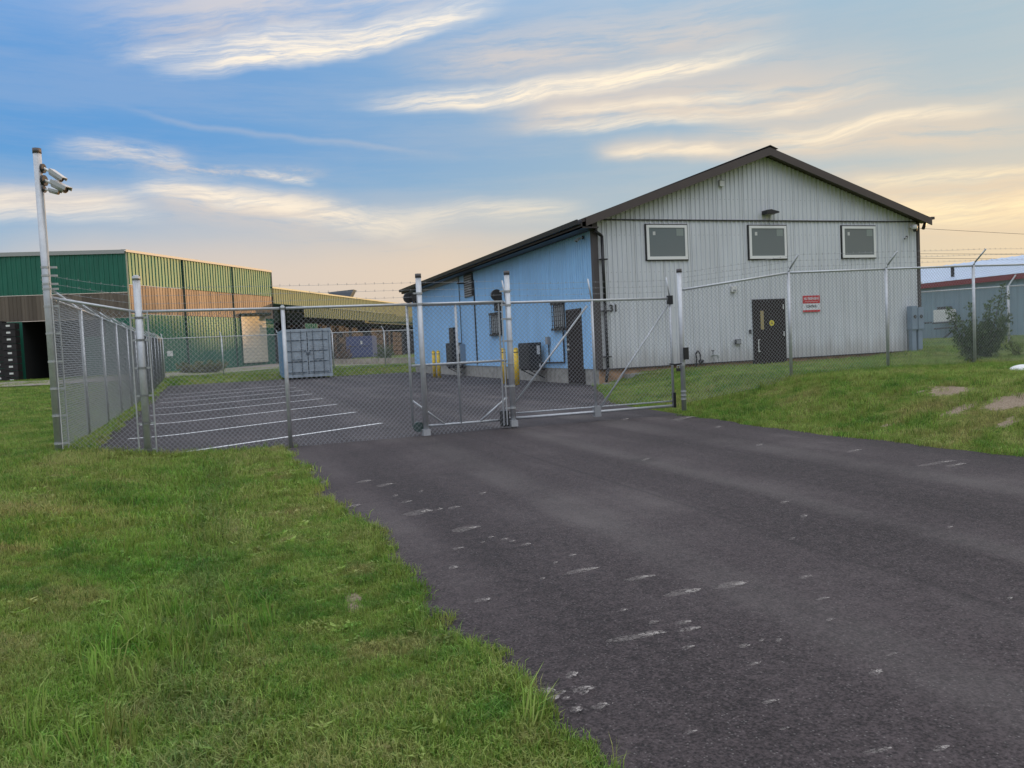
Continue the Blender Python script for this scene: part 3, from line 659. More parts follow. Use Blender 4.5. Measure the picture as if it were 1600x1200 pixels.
# barred side windows
def barred(y0, y1, z0, z1):
    w = bo(MB().box(BX0-.045, y0, z0, BX0, y1, z1), 'window', DARKM)
    bo(MB().box(BX0-.056, y0+.08, z0+.08, BX0-.0455, y1-.08, z1-.08), 'pane', mat('pale_pane', (.45, .48, .50), .25), w)
    bo(MB().box(BX0-.12, y0-.03, z1-.05, BX0-.03, y1+.03, z1+.03), 'lintel', DARKM, w); bo(MB().box(BX0-.12, y0-.03, z0-.03, BX0-.03, y1+.03, z0+.04), 'sill', DARKM, w)
    n = 6
    for i in range(n):
        y = y0+.04+(y1-y0-.08)*i/(n-1); bo(MB().tube((BX0-.10, y, z0), (BX0-.10, y, z1), .012, 5), 'bar', DARKM, w)
    for i in range(1, 6):
        z = z0+(z1-z0)*i/6; bo(MB().tube((BX0-.11, y0, z), (BX0-.11, y1, z), .010, 5), 'bar', DARKM, w)
barred(BY0+2.1, BY0+2.98, 1.62, 2.42); barred(BY0+8.05, BY0+9.2, 1.62, 2.42)
lv = bo(MB().box(BX0-.06, BY0+11.35, 3.27, BX0, BY0+12.55, 4.2), 'louvre_vent', DARKM)
for i in range(9):
    z = 3.32+i*.095; bo(MB().box(BX0-.09, BY0+11.42, z, BX0-.0605, BY0+12.48, z+.045), 'slat', MATS['grey_trim'], lv)
bo(MB().box(BX0-.35, BY0+12.4, 3.85, BX0-.06, BY0+12.6, 3.91), 'light_bracket', DARKM)
bo(MB().tube((BX0-.12, BY0+21.9, 3.84), (BX0, BY0+21.9, 3.84), .30, 20), 'round_vent', DARKM)
bo(MB().box(BX0-.18, BY0+14.2, 1.25, BX0-.03, BY0+14.9, 2.1), 'meter_panel', DARKM)
bo(MB().box(BX0-.25, BY0+12.9, .55, BX0-.03, BY0+13.7, 1.35), 'electric_cabinet', mat('blue_grey_paint', (.22, .32, .42), .45))

# concrete edging along the front lawn
m = MB().box(BX0-.05, 8.55, -.05, 12.30, 8.68, .07).box(12.30, 8.55, .0, 12.42, 8.90, .27).box(12.42, 8.60, .0, 19.2, 8.74, .285)
tag(m.obj('concrete_edging', CONCRETE), 'pale concrete edging strip along foot of the grey building', 'edging')

# small fittings on the front wall
def fit(name, label, cat, parts, loc):
    t = thing(name, label, cat, loc)
    for nm, mb, ma in parts: mb.obj(nm, ma, t)
    return t
fit('wall_light', 'black wall pack light high under the gable of grey building', 'light', [('housing', MB().prism([(-.20, 0), (.22, .03), (.22, .07), (-.05, .13), (-.20, .11)], -.28, -.02), DARKM), ('lens', MB().box(-.15, -.24, -.012, .1, -.06, .0), mat('frosted_lens', (.3, .3, .28), .3)), ('backplate', MB().box(-.12, -.02, .0, .12, .0, .12), DARKM)], (K+5.62, BY0-.05, 4.66))
fit('alarm_box', 'small white box high on grey gable left of centre', 'box', [('housing', MB().box(-.07, -.07, 0, .07, 0, .17, bev=.01), WHITE), ('lid', MB().box(-.078, -.078, .16, .078, 0, .18), mat('grey_trim', (.3, .3, .3)))], (K+4.07, BY0-.05, 5.46))
fit('motion_sensor', 'small white square box on wall up and left of brown front door', 'box', [('housing', MB().box(-.09, -.06, 0, .09, 0, .17, bev=.01), WHITE), ('eye', MB().box(-.05, -.067, .02, .05, -.061, .07), MATS['grey_trim'])], (K+4.38, BY0-.04, 2.44))
fit('socket_box', 'dark grey outlet cover low on wall left of front door', 'box', [('housing', MB().box(-.09, -.07, 0, .09, 0, .15, bev=.01), mat('dark_grey_box', (.06, .065, .07), .5)), ('flap', MB().box(-.07, -.085, .02, .07, -.071, .13), MATS['grey_trim'])], (K+4.45, BY0-.04, .92))
fit('keypad', 'tiny black keypad beside left edge of front door', 'keypad', [('housing', MB().box(-.03, -.04, 0, .03, 0, .12), DARKM), ('key_face', MB().box(-.02, -.045, .02, .02, -.0405, .1), BLACKP)], (K+4.90, BY0-.035, 1.21))
# warning sign
sg = thing('warning_sign', 'red and white no trespassing sign on wall right of front door', 'sign', (K+7.12, BY0-.035, 1.78))
RED = mat('sign_red', (.55, .03, .04), .4); SW = mat('sign_white', (.72, .74, .78), .4)
MB().box(-.32, -.006, 0, .32, 0, .50).obj('board', SW, sg)
MB().box(-.315, -.010, .26, .315, -.0065, .495).obj('red_band', RED, sg)
MB().box(-.315, -.010, .0, .315, -.0065, .06).obj('red_band', RED, sg)
MB().box(-.24, -.013, .30, .24, -.0105, .325).obj('small_print_bar', mat('pink_print', (.65, .25, .25), .5), sg)
text_obj('lettering', 'NO TRESPASSING', .098, SW, Matrix.Translation((0, -.012, .40)) @ FRONT, sg, extrude=.001, sx=.70, bold=.003)
text_obj('lettering', 'CONTROL', .095, mat('sign_black', (.02, .02, .02), .5), Matrix.Translation((0, -.009, .165)) @ FRONT, sg, extrude=.001, sx=.85, bold=.003)

def bullet_cam(name, label, loc, direc, size=1.0, hood=True, mount=(-1, 0, 0)):
    t = thing(name, label, 'camera', loc)
    d = Vector(direc).normalized(); mt = Vector(mount).normalized(); s = size
    MB().tube((0, 0, 0), tuple(-mt*.03*s), .065*s, 14).obj('mount_plate', DARKM, t)
    a = -mt*.03*s; j = a + d*.05*s + Vector((0, 0, -.01*s)) - mt*.03*s
    MB().path([a, j, j+d*.05*s], .018*s, 8).obj('bracket', WHITE, t)
    c0 = j+d*.04*s; c1 = c0+d*.20*s
    MB().tube(c0, c1, .042*s, 14).obj('body', mat('camera_shell', (.45, .46, .46), .4), t, smooth=True)
    MB().tube(c1, c1+d*.004, .034*s, 14).obj('lens', DARKM, t)
    if hood:
        q = d.to_track_quat('Y', 'Z').to_matrix().to_4x4(); q.translation = c0
        MB().box(-.05*s, -.01, .043*s, .05*s, .235*s, .050*s, M=q).box(-.052*s, -.01, .005*s, -.046*s, .235*s, .043*s, M=q).box(.046*s, -.01, .005*s, .052*s, .235*s, .043*s, M=q).obj('sun_hood', MATS['camera_shell'], t)
    return t
right_old = Vector((math.cos(YAW), -math.sin(YAW), 0)); fwd_old = Vector((math.sin(YAW), math.cos(YAW), 0))
camdir = lambda r, f_, z: tuple(right_old*r + fwd_old*f_ + Vector((0, 0, z)))
# cameras on the corner of the grey building
t = thing('dome_camera', 'white dome camera under the right eave corner of grey building', 'camera', (K+10.98, BY0-.04, 4.26))
MB().tube((0, 0, .06), (.02, -.14, .10), .03, 8).obj('bracket', WHITE, t, smooth=True)
MB().tube((.04, -.16, -.02), (.04, -.16, .12), .095, 16, r2=.075).obj('housing', WHITE, t, smooth=True)
MB().tube((.06, -.16, -.09), (.06, -.16, -.021), .045, 12, r2=.075).obj('dome', DARKM, t, smooth=True)
bullet_cam('bullet_camera', 'small white bullet camera just below dome camera on grey wall', (K+10.85, BY0-.04, 4.02), camdir(-.7, -.5, -.3), .6, False, (0, 1, 0))
bullet_cam('bullet_camera', 'dark bullet camera under the left eave above blue side wall', (BX0-.05, BY0+.55, 4.10), camdir(-.6, -.5, -.4), .8, True, (1, 0, 0))

# utility pillars at the right end of the front wall
UB = mat('blue_grey_enclosure', (.22, .29, .37), .5, 0, .1)
for i, (x, lab) in enumerate(((K+10.82, 'left of two blue grey meter pillars at right end of grey wall'), (K+11.07, 'right of two blue grey meter pillars at right end of grey wall'))):
    t = thing('meter_pillar', lab, 'utility box', (x, BY0-.22, 0), 0, 'meter pillars on the grey wall')
    MB().box(-.085, -.07, .1, .085, .07, 1.15, bev=.01).obj('pillar', UB, t)
    MB().box(-.11, -.11, 1.1, .11, .10, 1.84-.05*i, bev=.015).obj('cabinet', UB, t)
    MB().tube((0, -.12, 1.5), (0, -.11, 1.5), .06, 12).obj('meter_face', mat('dark_grey_box', (.06, .065, .07)), t)
# standpipes low on the wall
t = thing('gas_pipe', 'black bent pipe with tap low on wall behind the gate post', 'pipe', (K+3.0, BY0-.1, .0))
MB().path([(0, 0, .30), (0, -.05, .55), (-.02, -.05, .72), (.05, -.05, .80), (.12, -.05, .70), (.10, -.1, .45), (.2, -.1, .52)], .022, 6).obj('pipe', DARKM, t, smooth=True)
MB().tube((.04, -.12, .5), (.16, -.12, .5), .05, 8).obj('valve', DARKM, t)
t = thing('water_tap', 'small pale tap on wall just right of the black bent pipe', 'tap', (K+3.55, BY0-.08, .62))
MB().path([(0, 0, 0), (.03, -.08, .05), (.12, -.1, .02), (.16, -.1, -.06)], .03, 6).obj('spout', mat('pale_zinc', (.45, .47, .48), .4, .4), t)
MB().tube((0, -.06, .07), (0, -.06, .16), .012, 6).tube((-.05, -.06, .16), (.05, -.06, .16), .014, 6).obj('handle', DARKM, t)

# air conditioning units on brackets, side wall
def ac_unit(label, y0, y1, z0, z1):
    t = thing('air_conditioner', label, 'air conditioner', (BX0-.17, (y0+y1)/2, z0), 0, 'wall mounted air conditioners'); w = y1-y0; h = z1-z0
    MB().box(-.42, -w/2, 0, 0, w/2, h, bev=.02).obj('cabinet', BLACKP, t)
    MB().tube((-.43, -.1*w, h*.5), (-.421, -.1*w, h*.5), min(w, h)*.40, 24).obj('fan_opening', DARKM, t)
    for i in range(9):
        z = h*.12+h*.76*i/8; MB().box(-.445, -.1*w-.4*w, z, -.431, -.1*w+.4*w, z+.012).obj('grille_bar', MATS['dark_grey_box'], t)
    MB().box(-.16, -w/2-.006, h*.55, -.06, -w/2-.001, h*.88).obj('rating_label', WHITE, t)
    MB().box(-.10, -w/2-.006, h*.08, -.05, -w/2-.001, h*.20).obj('rating_label', WHITE, t)
    for s in (-1, 1):
        MB().box(-.40, s*w*.36-.02, -.05, .13, s*w*.36+.02, -.001).tube((-.36, s*w*.36, -.04), (.12, s*w*.36, -.30), .018, 5).obj('bracket', DARKM, t)
ac_unit('near black air conditioner on blue wall behind yellow bollard', 12.75, 13.75, .42, 1.26)
ac_unit('far black air conditioner beside the pair of distant yellow bollards', 22.0, 23.0, .38, 1.42)

# bollards
for i, (x, y, lab) in enumerate(((10.25, 11.95, 'yellow bollard nearest the gate post in front of near air conditioner'), (10.25, 13.15, 'yellow bollard just behind the nearest one, half hidden by gate post'), (10.25, 21.5, 'right one of the far pair of yellow bollards'), (10.25, 22.3, 'left one of the far pair of yellow bollards'))):
    if i == 0:
        t = thing('bollard', lab, 'bollard', (x, y, 0), 0, 'yellow bollards along the blue wall')
        MB().tube((0, 0, -.05), (0, 0, 1.08), .075, 16).tube((0, 0, 1.08), (0, 0, 1.13), .075, 16, r2=.045).obj('post', YELLOW, t, smooth=True)
        MB().tube((0, 0, .98), (0, 0, 1.005), .078, 16, caps=False).obj('band', BLACKP, t); t0 = t
    else: t = copy_tree(t0); t.location = (x, y, 0); t['label'] = lab

# ------------------------------------------------------------------ fences
MESHP = .0635
def mesh_panel(m, P0, P1, b0, b1, t0, t1, r=.0021, pitch=MESHP, nrm=None):
    """chain link between two uprights: two families of slanting wires, clipped to the panel"""
    P0 = Vector(P0); P1 = Vector(P1); L = (P1-P0).length; d = (P1-P0)/L; n = Vector((d.y, -d.x))
    H = ((t0-b0)+(t1-b1))/2
    def pt(s, w, off):
        k = s/L; z = (b0*(1-k)+b1*k) + w*((t0-b0)*(1-k)+(t1-b1)*k)/H; q = P0+d*s+n*off; return Vector((q.x, q.y, z))
    k = -math.ceil(H/pitch)
    while k*pitch < L:
        for sg_ in (1, -1):
            # s goes from k*p to k*p+H while w goes 0..H (or reversed)
            s0, w0, s1, w1 = k*pitch, 0, k*pitch+H, H
            if s0 < 0: w0 = -s0; s0 = 0
            if s1 > L: w1 = H-(s1-L); s1 = L
            if s1-s0 > .02:
                if sg_ < 0: a, c = pt(s0, H-w0, .003), pt(s1, H-w1, .003)
                else: a, c = pt(s0, w0, -.003), pt(s1, w1, -.003)
                m.tube(a, c, r, 3, caps=False)
        k += 1
    # knuckled top edge
    s = pitch*.5
    while s < L: m.tube(pt(s-.012, H-.01, 0), pt(s+.006, H+.018, 0), r, 3, caps=False); s += pitch
def barbed(m, pts, r=.0022, sag=.01):
    for a, b in zip(pts[:-1], pts[1:]):
        a, b = Vector(a), Vector(b); n = max(2, int((b-a).length/.7)); last = a
        for i in range(1, n+1):
            k = i/n; q = a.lerp(b, k)+Vector((0, 0, -sag*4*k*(1-k))); m.tube(last, q, r, 3, caps=False); last = q
        L = (b-a).length; s = .1
        while s < L:
            q = a.lerp(b, s/L); m.tube(q+Vector((-.004, 0, -.016)), q+Vector((.004, 0, .016)), r*.9, 3, caps=False)
            m.tube(q+Vector((.010, .004, -.010)), q+Vector((-.010, -.004, .010)), r*.9, 3, caps=False); s += .125
def post(parent, x, y, z0, z1, r=.026, name='fence_post', cap=True, ma=GALV):
    o = MB().tube((x, y, z0-.1), (x, y, z1), r, 14).obj(name, ma, parent, smooth=True)
    if cap: c = MB().tube((x, y, z1-.03), (x, y, z1+.012), r*1.12, 14).tube((x, y, z1+.012), (x, y, z1+.03), r*1.1, 14, r2=r*.5).obj('post_cap', mat('pale_zinc', (.45, .47, .48), .4, .4), o, smooth=True)
    return o
def bands(parent, x, y, zs, r, dx, dy):
    for z in zs: MB().tube((x, y, z-.012), (x, y, z+.012), r+.006, 12).box(min(x, x+dx), min(y, y+dy)-.006, z-.012, max(x, x+dx), max(y, y+dy)+.006, z+.012).obj('tension_band', MATS['pale_zinc'], parent)

# --- left side fence
lf = thing('side_fence', 'long chain link fence with outward barbed wire arms along left edge of the yard', 'fence', (0, 0, 0))
pp = []
for k in range(1, 13):
    y = 2.93*k; x = -1.16*y/35.5; pp.append((x, y, float(np.interp(y, FY, FZ)), float(np.interp(y, [0, 3, 9, 20, 24, 35.5], [2.05, 2.08, 2.10, 2.14, 2.20, 2.42]))))
allp = [(0, .09, .15, 2.05)]+pp
mm = MB(); 
for a, c in zip(allp[:-1], allp[1:]):
    mesh_panel(mm, a[:2], c[:2], a[2]+.02, c[2]+.02, a[3]-.03, c[3]-.03, r=.0021)
    MB().tube((a[0], a[1], a[3]), (c[0], c[1], c[3]), .018, 8).obj('top_rail', GALV, lf, smooth=True)
mo = mm.obj('chain_link_mesh', GALV2, lf); mo['kind'] = 'stuff'
arms = []
for (x, y, z0, z1) in pp:
    p_ = post(lf, x, y, z0, z1+.02, .026, cap=False)
    MB().path([(x, y, z1), (x-.10, y, z1+.09), (x-.31, y, z1+.27)], .014, 6).obj('barb_arm', GALV, p_, smooth=True)
for k in range(3):
    m = MB(); f_ = (k+1)/3; barbed(m, [(-.06, .0, 2.12+.08*k)]+[(x-.31*f_, y, z1+.27*f_) for (x, y, z0, z1) in pp]); m.obj('barbed_wire', GALV2, lf)
MB().tube((.0, .14, .15), (.0, .14, 2.03), .012, 6).obj('tension_bar', GALV, lf)

# --- front fence between the tall pole and the gate
ff = thing('front_fence', 'chain link fence across front of yard from tall camera pole to the gate', 'fence', (0, 0, 0))
FP = [(0.0, .16, 2.05), (.99, .02, 1.855), (2.73, .0, 1.845), (4.58, .0, 1.85), (5.86, .03, 1.85)]
m = MB()
for (x0, b0, t0), (x1, b1, t1) in zip(FP[:-1], FP[1:]):
    low = .0 if x0 > .5 else .03
    mesh_panel(m, (x0+.05, 0), (x1-.05, 0), b0+low, b1, t0-.03, t1-.03, r=.0020)
    MB().tube((x0+.04, 0, t0), (x1-.04, 0, t1), .018, 8).obj('top_rail', GALV, ff, smooth=True)
m.obj('chain_link_mesh', GALV2, ff)['kind'] = 'stuff'
post(ff, 2.73, 0, 0, 1.86, .027)
pB = post(ff, .99, 0, 0, 2.28, .045, name='corner_post')
for dx in (-.10, .10):
    MB().tube((.99+dx, -.012, .03), (.99+dx, -.012, 1.86), .010, 6).obj('tension_bar', GALV, ff); bands(pB, .99, 0, (.12, .45, .8, 1.15, 1.5, 1.78), .045, dx, 0)
for k in range(3):
    m = MB(); z = 1.95+.10*k; barbed(m, [(0, 0, 2.14+.09*k), (.99, 0, z), (4.58, 0, z), (5.86, 0, z)], r=.0019); m.obj('barbed_wire', GALV2, ff)

# --- tall camera pole
cp = thing('camera_pole', 'tall galvanised pole with cameras at its top at left end of fence', 'pole', (0, 0, 0))
MB().tube((0, 0, .0), (0, 0, 3.80), .046, 18).obj('pole', GALV, cp, smooth=True)
MB().tube((0, 0, 3.78), (0, 0, 3.84), .049, 18).obj('post_cap', mat('dark_cap', (.09, .08, .08), .5), cp, smooth=True)
bands(cp, 0, 0, (.28, .62, .95, 1.28, 1.62, 1.95), .046, .11, 0)
bands(cp, 0, 0, (2.22, 2.32, 2.42, 2.16), .046, .12, .02)
MB().tube((.10, .05, .17), (.10, .05, 2.05), .010, 6).obj('tension_bar', GALV, cp)
MB().path([(.044, -.03, 3.4), (.050, -.035, 1.2), (.046, -.03, .2)], .006, 5).obj('cable', mat('white_cable', (.6, .6, .6), .5), cp)
ro = right_old
for (z, s, lab, dr) in ((3.60, .85, 'topmost of three bullet cameras on the tall pole', (.75, -.15, -.55)), (3.455, 1.0, 'large middle bullet camera of three on the tall pole', (.8, -.25, -.42)), (3.35, .6, 'smallest and lowest of three bullet cameras on the tall pole', (.8, -.2, -.25))):
    c0 = ro*.046; bullet_cam('bullet_camera', lab, (c0.x, c0.y, z), camdir(*dr), s, True, tuple(-ro))

# --- gate posts
def gate_post(label, x, z0, z1, r, base=True):
    t = thing('gate_post', label, 'gate post', (x, 0, 0), 0, 'thick round gate posts')
    MB().tube((0, 0, z0-.1), (0, 0, z1), r, 18).obj('pole', GALV, t, smooth=True)
    MB().tube((0, 0, z1-.045), (0, 0, z1+.012), r*1.1, 18).obj('post_cap', mat('dark_cap', (.09, .08, .08)), t, smooth=True)
    if base:
        MB().box(-r-.012, -r-.012, z0, r+.012, r+.012, z0+.09).obj('base_clamp', GALV, t)
    return t
gpD = gate_post('left of the three gate posts, with a round bracket at its top', 4.58, 0, 2.26, .039)
MB().tube((-.12, .10, 1.95), (-.12, .16, 1.95), .075, 16).box(-.10, .0, 1.90, 0, .16, 2.0).obj('roller_guide', DARKM, gpD)
bands(gpD, 0, 0, (1.85, 2.0), .042, -.08, .05)
MB().tube((-.08, .09, .12), (-.08, .15, .12), .075, 14).obj('roller_wheel', mat('green_grey_roller', (.05, .09, .08), .5), gpD)
gpE = gate_post('middle of the three gate posts, beside many tie bands', 5.89, .03, 2.28, .039)
bands(gpE, 0, 0, (.3, .62, .95, 1.28, 1.6, 1.8, 2.0), .042, -.12, 0)
MB().tube((-.10, -.01, .06), (-.10, -.01, 1.86), .010, 6).obj('tension_bar', GALV, gpE)
MB().tube((-.14, .02, .05), (-.14, .02, 1.86), .012, 6).obj('tension_bar', GALV, gpE)
MB().tube((-.13, .10, 1.96), (-.13, .16, 1.96), .08, 16).box(-.16, .08, 1.72, -.06, .17, 1.93).obj('roller_guide', DARKM, gpE)
MB().box(-.15, .05, .03, -.05, .17, .26).obj('roller_wheel', DARKM, gpE)
gpF = gate_post('right gate post carrying a padlock chain and black keypad', 8.75, .16, 2.27, .038, False)
MB().box(.0, -.075, .86, .075, -.035, 1.05).obj('keypad', DARKM, gpF)
bands(gpF, 0, 0, (.78, .80, .30, .36, .24), .038, -.02, 0)
MB().path([(-.03, -.03, .80), (-.10, .06, .79), (-.16, .12, .80)], .012, 5).obj('chain', DARKM, gpF)
t = thing('padlock', 'small dark padlock hanging from chain at right gate post', 'padlock', (8.66, -.02, .68))
MB().box(-.03, -.015, 0, .03, .015, .05).obj('body', DARKM, t); MB().path([(-.02, 0, .05), (-.02, 0, .09), (.02, 0, .09), (.02, 0, .05)], .006, 5).obj('shackle', MATS['pale_zinc'], t)

# --- sliding gate
gt = thing('sliding_gate', 'chain link sliding gate with diagonal braces across the driveway', 'gate', (0, 0, 0)); GY = .16
def rail(n, a, c, r=.018, ma=GALV): return MB().tube((a[0], GY, a[1]), (c[0], GY, c[1]), r, 10).obj(n, ma, gt, smooth=True)
rail('top_rail', (4.42, 1.845), (8.66, 1.835), .020); rail('bottom_rail', (5.88, .13), (8.66, .13), .022); rail('bottom_rail', (5.88, .205), (8.64, .205), .012)
rail('bottom_rail', (4.42, .12), (5.88, .12)); rail('middle_rail', (4.43, .99), (5.88, .995))
for x in (4.43, 5.14): rail('stile', (x, .12), (x, 1.84))
for x in (5.92, 7.30, 8.66): rail('stile', (x, .10), (x, 1.86), .020)
rail('brace', (5.96, .33), (7.22, 1.76), .014); rail('brace', (7.38, .20), (8.62, 1.72), .014)
rail('brace', (4.43, .50), (4.90, .12), .016); rail('brace', (5.86, .45), (5.42, .12), .016)
for x in (5.92, 7.30, 8.66): rail('barb_arm', (x, 1.84), (x-.05, 2.17), .012, GALV)
MB().box(8.62, GY-.03, 1.74, 8.70, GY+.03, 1.88).box(8.65, GY-.03, .10, 8.69, GY+.03, .34).obj('latch_bracket', DARKM, gt)
MB().box(7.26, GY-.05, .06, 7.36, GY+.05, .22).obj('foot', MATS['grey_trim'], gt)
m = MB(); mesh_panel(m, (5.94, GY-.02), (7.29, GY-.02), .2, .2, 1.81, 1.81, .0020); mesh_panel(m, (7.32, GY-.02), (8.64, GY-.02), .2, .2, 1.81, 1.81, .0020)
m.obj('chain_link_mesh', GALV2, gt)['kind'] = 'stuff'
for k in range(3):
    m = MB(); z = 1.94+.09*k; barbed(m, [(5.91, GY, z), (7.28, GY, z), (8.62, GY, z)], r=.0019); m.obj('barbed_wire', GALV2, gt)

# --- right-hand fence
rf = thing('right_fence', 'chain link fence with slanting barbed wire arms on the grass bank right of the gate', 'fence', (0, 0, 0))
RP = [(8.80, .20, 1.955), (10.81, .42, 2.19), (12.85, .49, 2.225), (14.86, .50, 2.255), (16.90, .50, 2.27), (18.95, .50, 2.28), (21.0, .5, 2.29)]
m = MB()
for (x0, b0, t0), (x1, b1, t1) in zip(RP[:-1], RP[1:]):
    mesh_panel(m, (x0, 0), (x1, 0), b0-.02, b1-.02, t0-.02, t1-.02, r=.0020)
    MB().tube((x0, 0, t0), (x1, 0, t1), .018, 8).obj('top_rail', GALV, rf, smooth=True)
m.obj('chain_link_mesh', GALV2, rf)['kind'] = 'stuff'
for (x, b0, t0) in RP[1:]:
    p_ = post(rf, x, 0, b0, t0+.01, .026, cap=False)
    MB().path([(x, 0, t0), (x, -.04, t0+.06), (x, -.27, t0+.27)], .014, 6).obj('barb_arm', GALV, p_, smooth=True)
for k in range(3):
    f_ = (k+1)/3; m = MB(); barbed(m, [(8.78, -.03, 2.06+.08*k)]+[(x, -.27*f_, t0+.27*f_) for (x, b0, t0) in RP[1:]], r=.0021); m.obj('barbed_wire', GALV2, rf)

# --- fence across the back of the yard
bf = thing('rear_fence', 'low looking chain link fence across the far back of the yard', 'fence', (0, 0, 0))
bp_ = [(-1.16+2.95*k, 35.5, .34, 2.42-.012*k) for k in range(0, 6)]
m = MB()
for a, c in zip(bp_[:-1], bp_[1:]):
    mesh_panel(m, a[:2], c[:2], a[2], c[2], a[3], c[3], r=.003, pitch=.09)
    MB().tube((a[0], a[1], a[3]), (c[0], c[1], c[3]), .024, 8).obj('top_rail', GALV, bf, smooth=True)
m.obj('chain_link_mesh', GALV2, bf)['kind'] = 'stuff'
for (x, y, z0, z1) in bp_:
    p_ = post(bf, x, y, z0, z1, .034, cap=False); MB().tube((x, y, z1), (x-.08, y+.25, z1+.28), .018, 6).obj('barb_arm', GALV, p_)
# --- fence beyond the right corner of the grey building
cf = thing('corner_fence', 'chain link fence running behind right corner of grey building', 'fence', (0, 0, 0))
q0 = Vector((23.6, 12.0)); q1 = Vector((26.4, 8.19)); dq = (q1-q0).normalized(); cps = []
for k, s in enumerate((-1.5, 1.6, 4.35, 7.2, 10.0)): 
    q = q0+dq*s; cps.append((q.x, q.y, .38, 2.36))
m = MB()
for a, c in zip(cps[:-1], cps[1:]):
    mesh_panel(m, a[:2], c[:2], a[2], c[2], a[3], c[3], r=.0026, pitch=.08)
    MB().tube((a[0], a[1], a[3]), (c[0], c[1], c[3]), .022, 8).obj('top_rail', GALV, cf, smooth=True)
m.obj('chain_link_mesh', GALV2, cf)['kind'] = 'stuff'
for (x, y, z0, z1) in cps:
    p_ = post(cf, x, y, z0, z1, .036, cap=False); e = ro*.26; MB().tube((x, y, z1), (x+e.x, y+e.y, z1+.36), .018, 6).obj('barb_arm', GALV, p_)

# ------------------------------------------------------------------ shipping container
CBLUE = mat('container_blue_grey', (.36, .42, .46), .5, 0, .16, 3); CGAP = mat('rod_grey', (.10, .13, .155), .5); CSIDE = mat('container_sky_tint', (.15, .27, .40), .45, 0, .14, 3)  # side colour has the bluish sky light painted in
cx0, cx1, cy0, cy1, cz0, cz1 = 4.66, 6.98, 30.3, 34.7, .10, 2.50
ct = thing('shipping_container', 'blue grey shipping container with closed doors at back of the yard', 'container', ((cx0+cx1)/2, cy0, 0))
def co(mb, n, ma, par=ct):
    mb.v = [(x-(cx0+cx1)/2, y-cy0, z) for x, y, z in mb.v]; return mb.obj(n, ma, par)
co(MB().box(cx0+.04, cy0+.12, cz0+.12, cx1-.04, cy1-.04, cz1-.06), 'shell', CSIDE)
co(ribbed((cx0+.03, cy1-.1), (cx0+.03, cy0+.12), cz0+.15, cz1-.12, .28, .035, .5), 'side_panel', CSIDE)
co(ribbed((cx1-.03, cy0+.12), (cx1-.03, cy1-.1), cz0+.15, cz1-.12, .28, .035, .5), 'side_panel', CSIDE)
for z in (cz0, cz1-.12):
    co(MB().box(cx0, cy0+.12, z, cx0+.08, cy1, z+.12).box(cx1-.08, cy0+.12, z, cx1, cy1, z+.12), 'side_rail', CSIDE)
co(MB().box(cx0+.1, cy0, cz0, cx1-.1, cy0+.14, cz0+.15).box(cx0+.1, cy0, cz1-.14, cx1-.1, cy0+.14, cz1), 'door_header', CBLUE)
for x in (cx0, cx1-.1): co(MB().box(x, cy0+.001, cz0+.16, x+.1, cy0+.16, cz1-.16), 'corner_post', CBLUE)
for x in (cx0-.01, cx1-.15):
    for z in (cz0-.02, cz1-.14): co(MB().box(x, cy0-.02, z, x+.16, cy0+.16, z+.16), 'corner_casting', CBLUE)
mx_ = (cx0+cx1)/2
for s in (-1, 1):
    a, c = (cx0+.12, mx_-.02) if s < 0 else (mx_+.02, cx1-.12)
    co(MB().box(a-.015, cy0+.05, cz0+.155, c+.015, cy0+.1, cz1-.145), 'door_seal', DARKM)
    dr = co(MB().box(a, cy0+.03, cz0+.17, c, cy0+.09, cz1-.16), 'door', CBLUE)
    for k in range(4):
        z = cz0+.30+k*.53; co(MB().box(a+.05, cy0+.005, z-.075, c-.05, cy0+.029, z-.03), 'door_rib', CGAP, dr)
    for xx in (a+.20*(c-a)+.05, a+.72*(c-a)): co(MB().tube((xx, cy0-.005, cz0+.1), (xx, cy0-.005, cz1-.08), .020, 6), 'lock_rod', mat('rod_grey', (.13, .17, .20), .5), dr)
    co(MB().box(a+.22*(c-a), cy0-.03, cz0+.86, a+.72*(c-a), cy0-.012, cz0+.90), 'handle', MATS['rod_grey'], dr)
    mk = MB()
    if s > 0:
        for (u0, v0, n_) in ((.55, 2.05, 5), (.57, 1.97, 4), (.10, 1.60, 6), (.12, 1.52, 5), (.10, 1.44, 6), (.56, 1.60, 5), (.56, 1.50, 6), (.56, 1.42, 4), (.10, 1.20, 6), (.10, 1.12, 5), (.56, 1.20, 5)):
            for k in range(n_): xx = a+u0*(c-a)+k*.052; mk.box(xx, cy0+.013, cz0+v0, xx+.036, cy0+.0175, cz0+v0+.045)
    else:
        mk.box(a+.62, cy0+.013, cz0+1.78, a+.72, cy0+.0175, cz0+1.92)
        for k in range(5): mk.box(a+.42+k*.09, cy0+.013, cz0+1.40, a+.47+k*.09, cy0+.0175, cz0+1.44); mk.box(a+.42+k*.09, cy0+.013, cz0+1.25, a+.47+k*.09, cy0+.0175, cz0+1.285)
    co(mk, 'stencil_marks', mat('stencil_white', (.50, .55, .58), .6), dr)
co(MB().box(mx_-.10, cy0-.03, cz0+1.12, mx_+.12, cy0+.0, cz0+1.24), 'lock_box', MATS['rod_grey'])

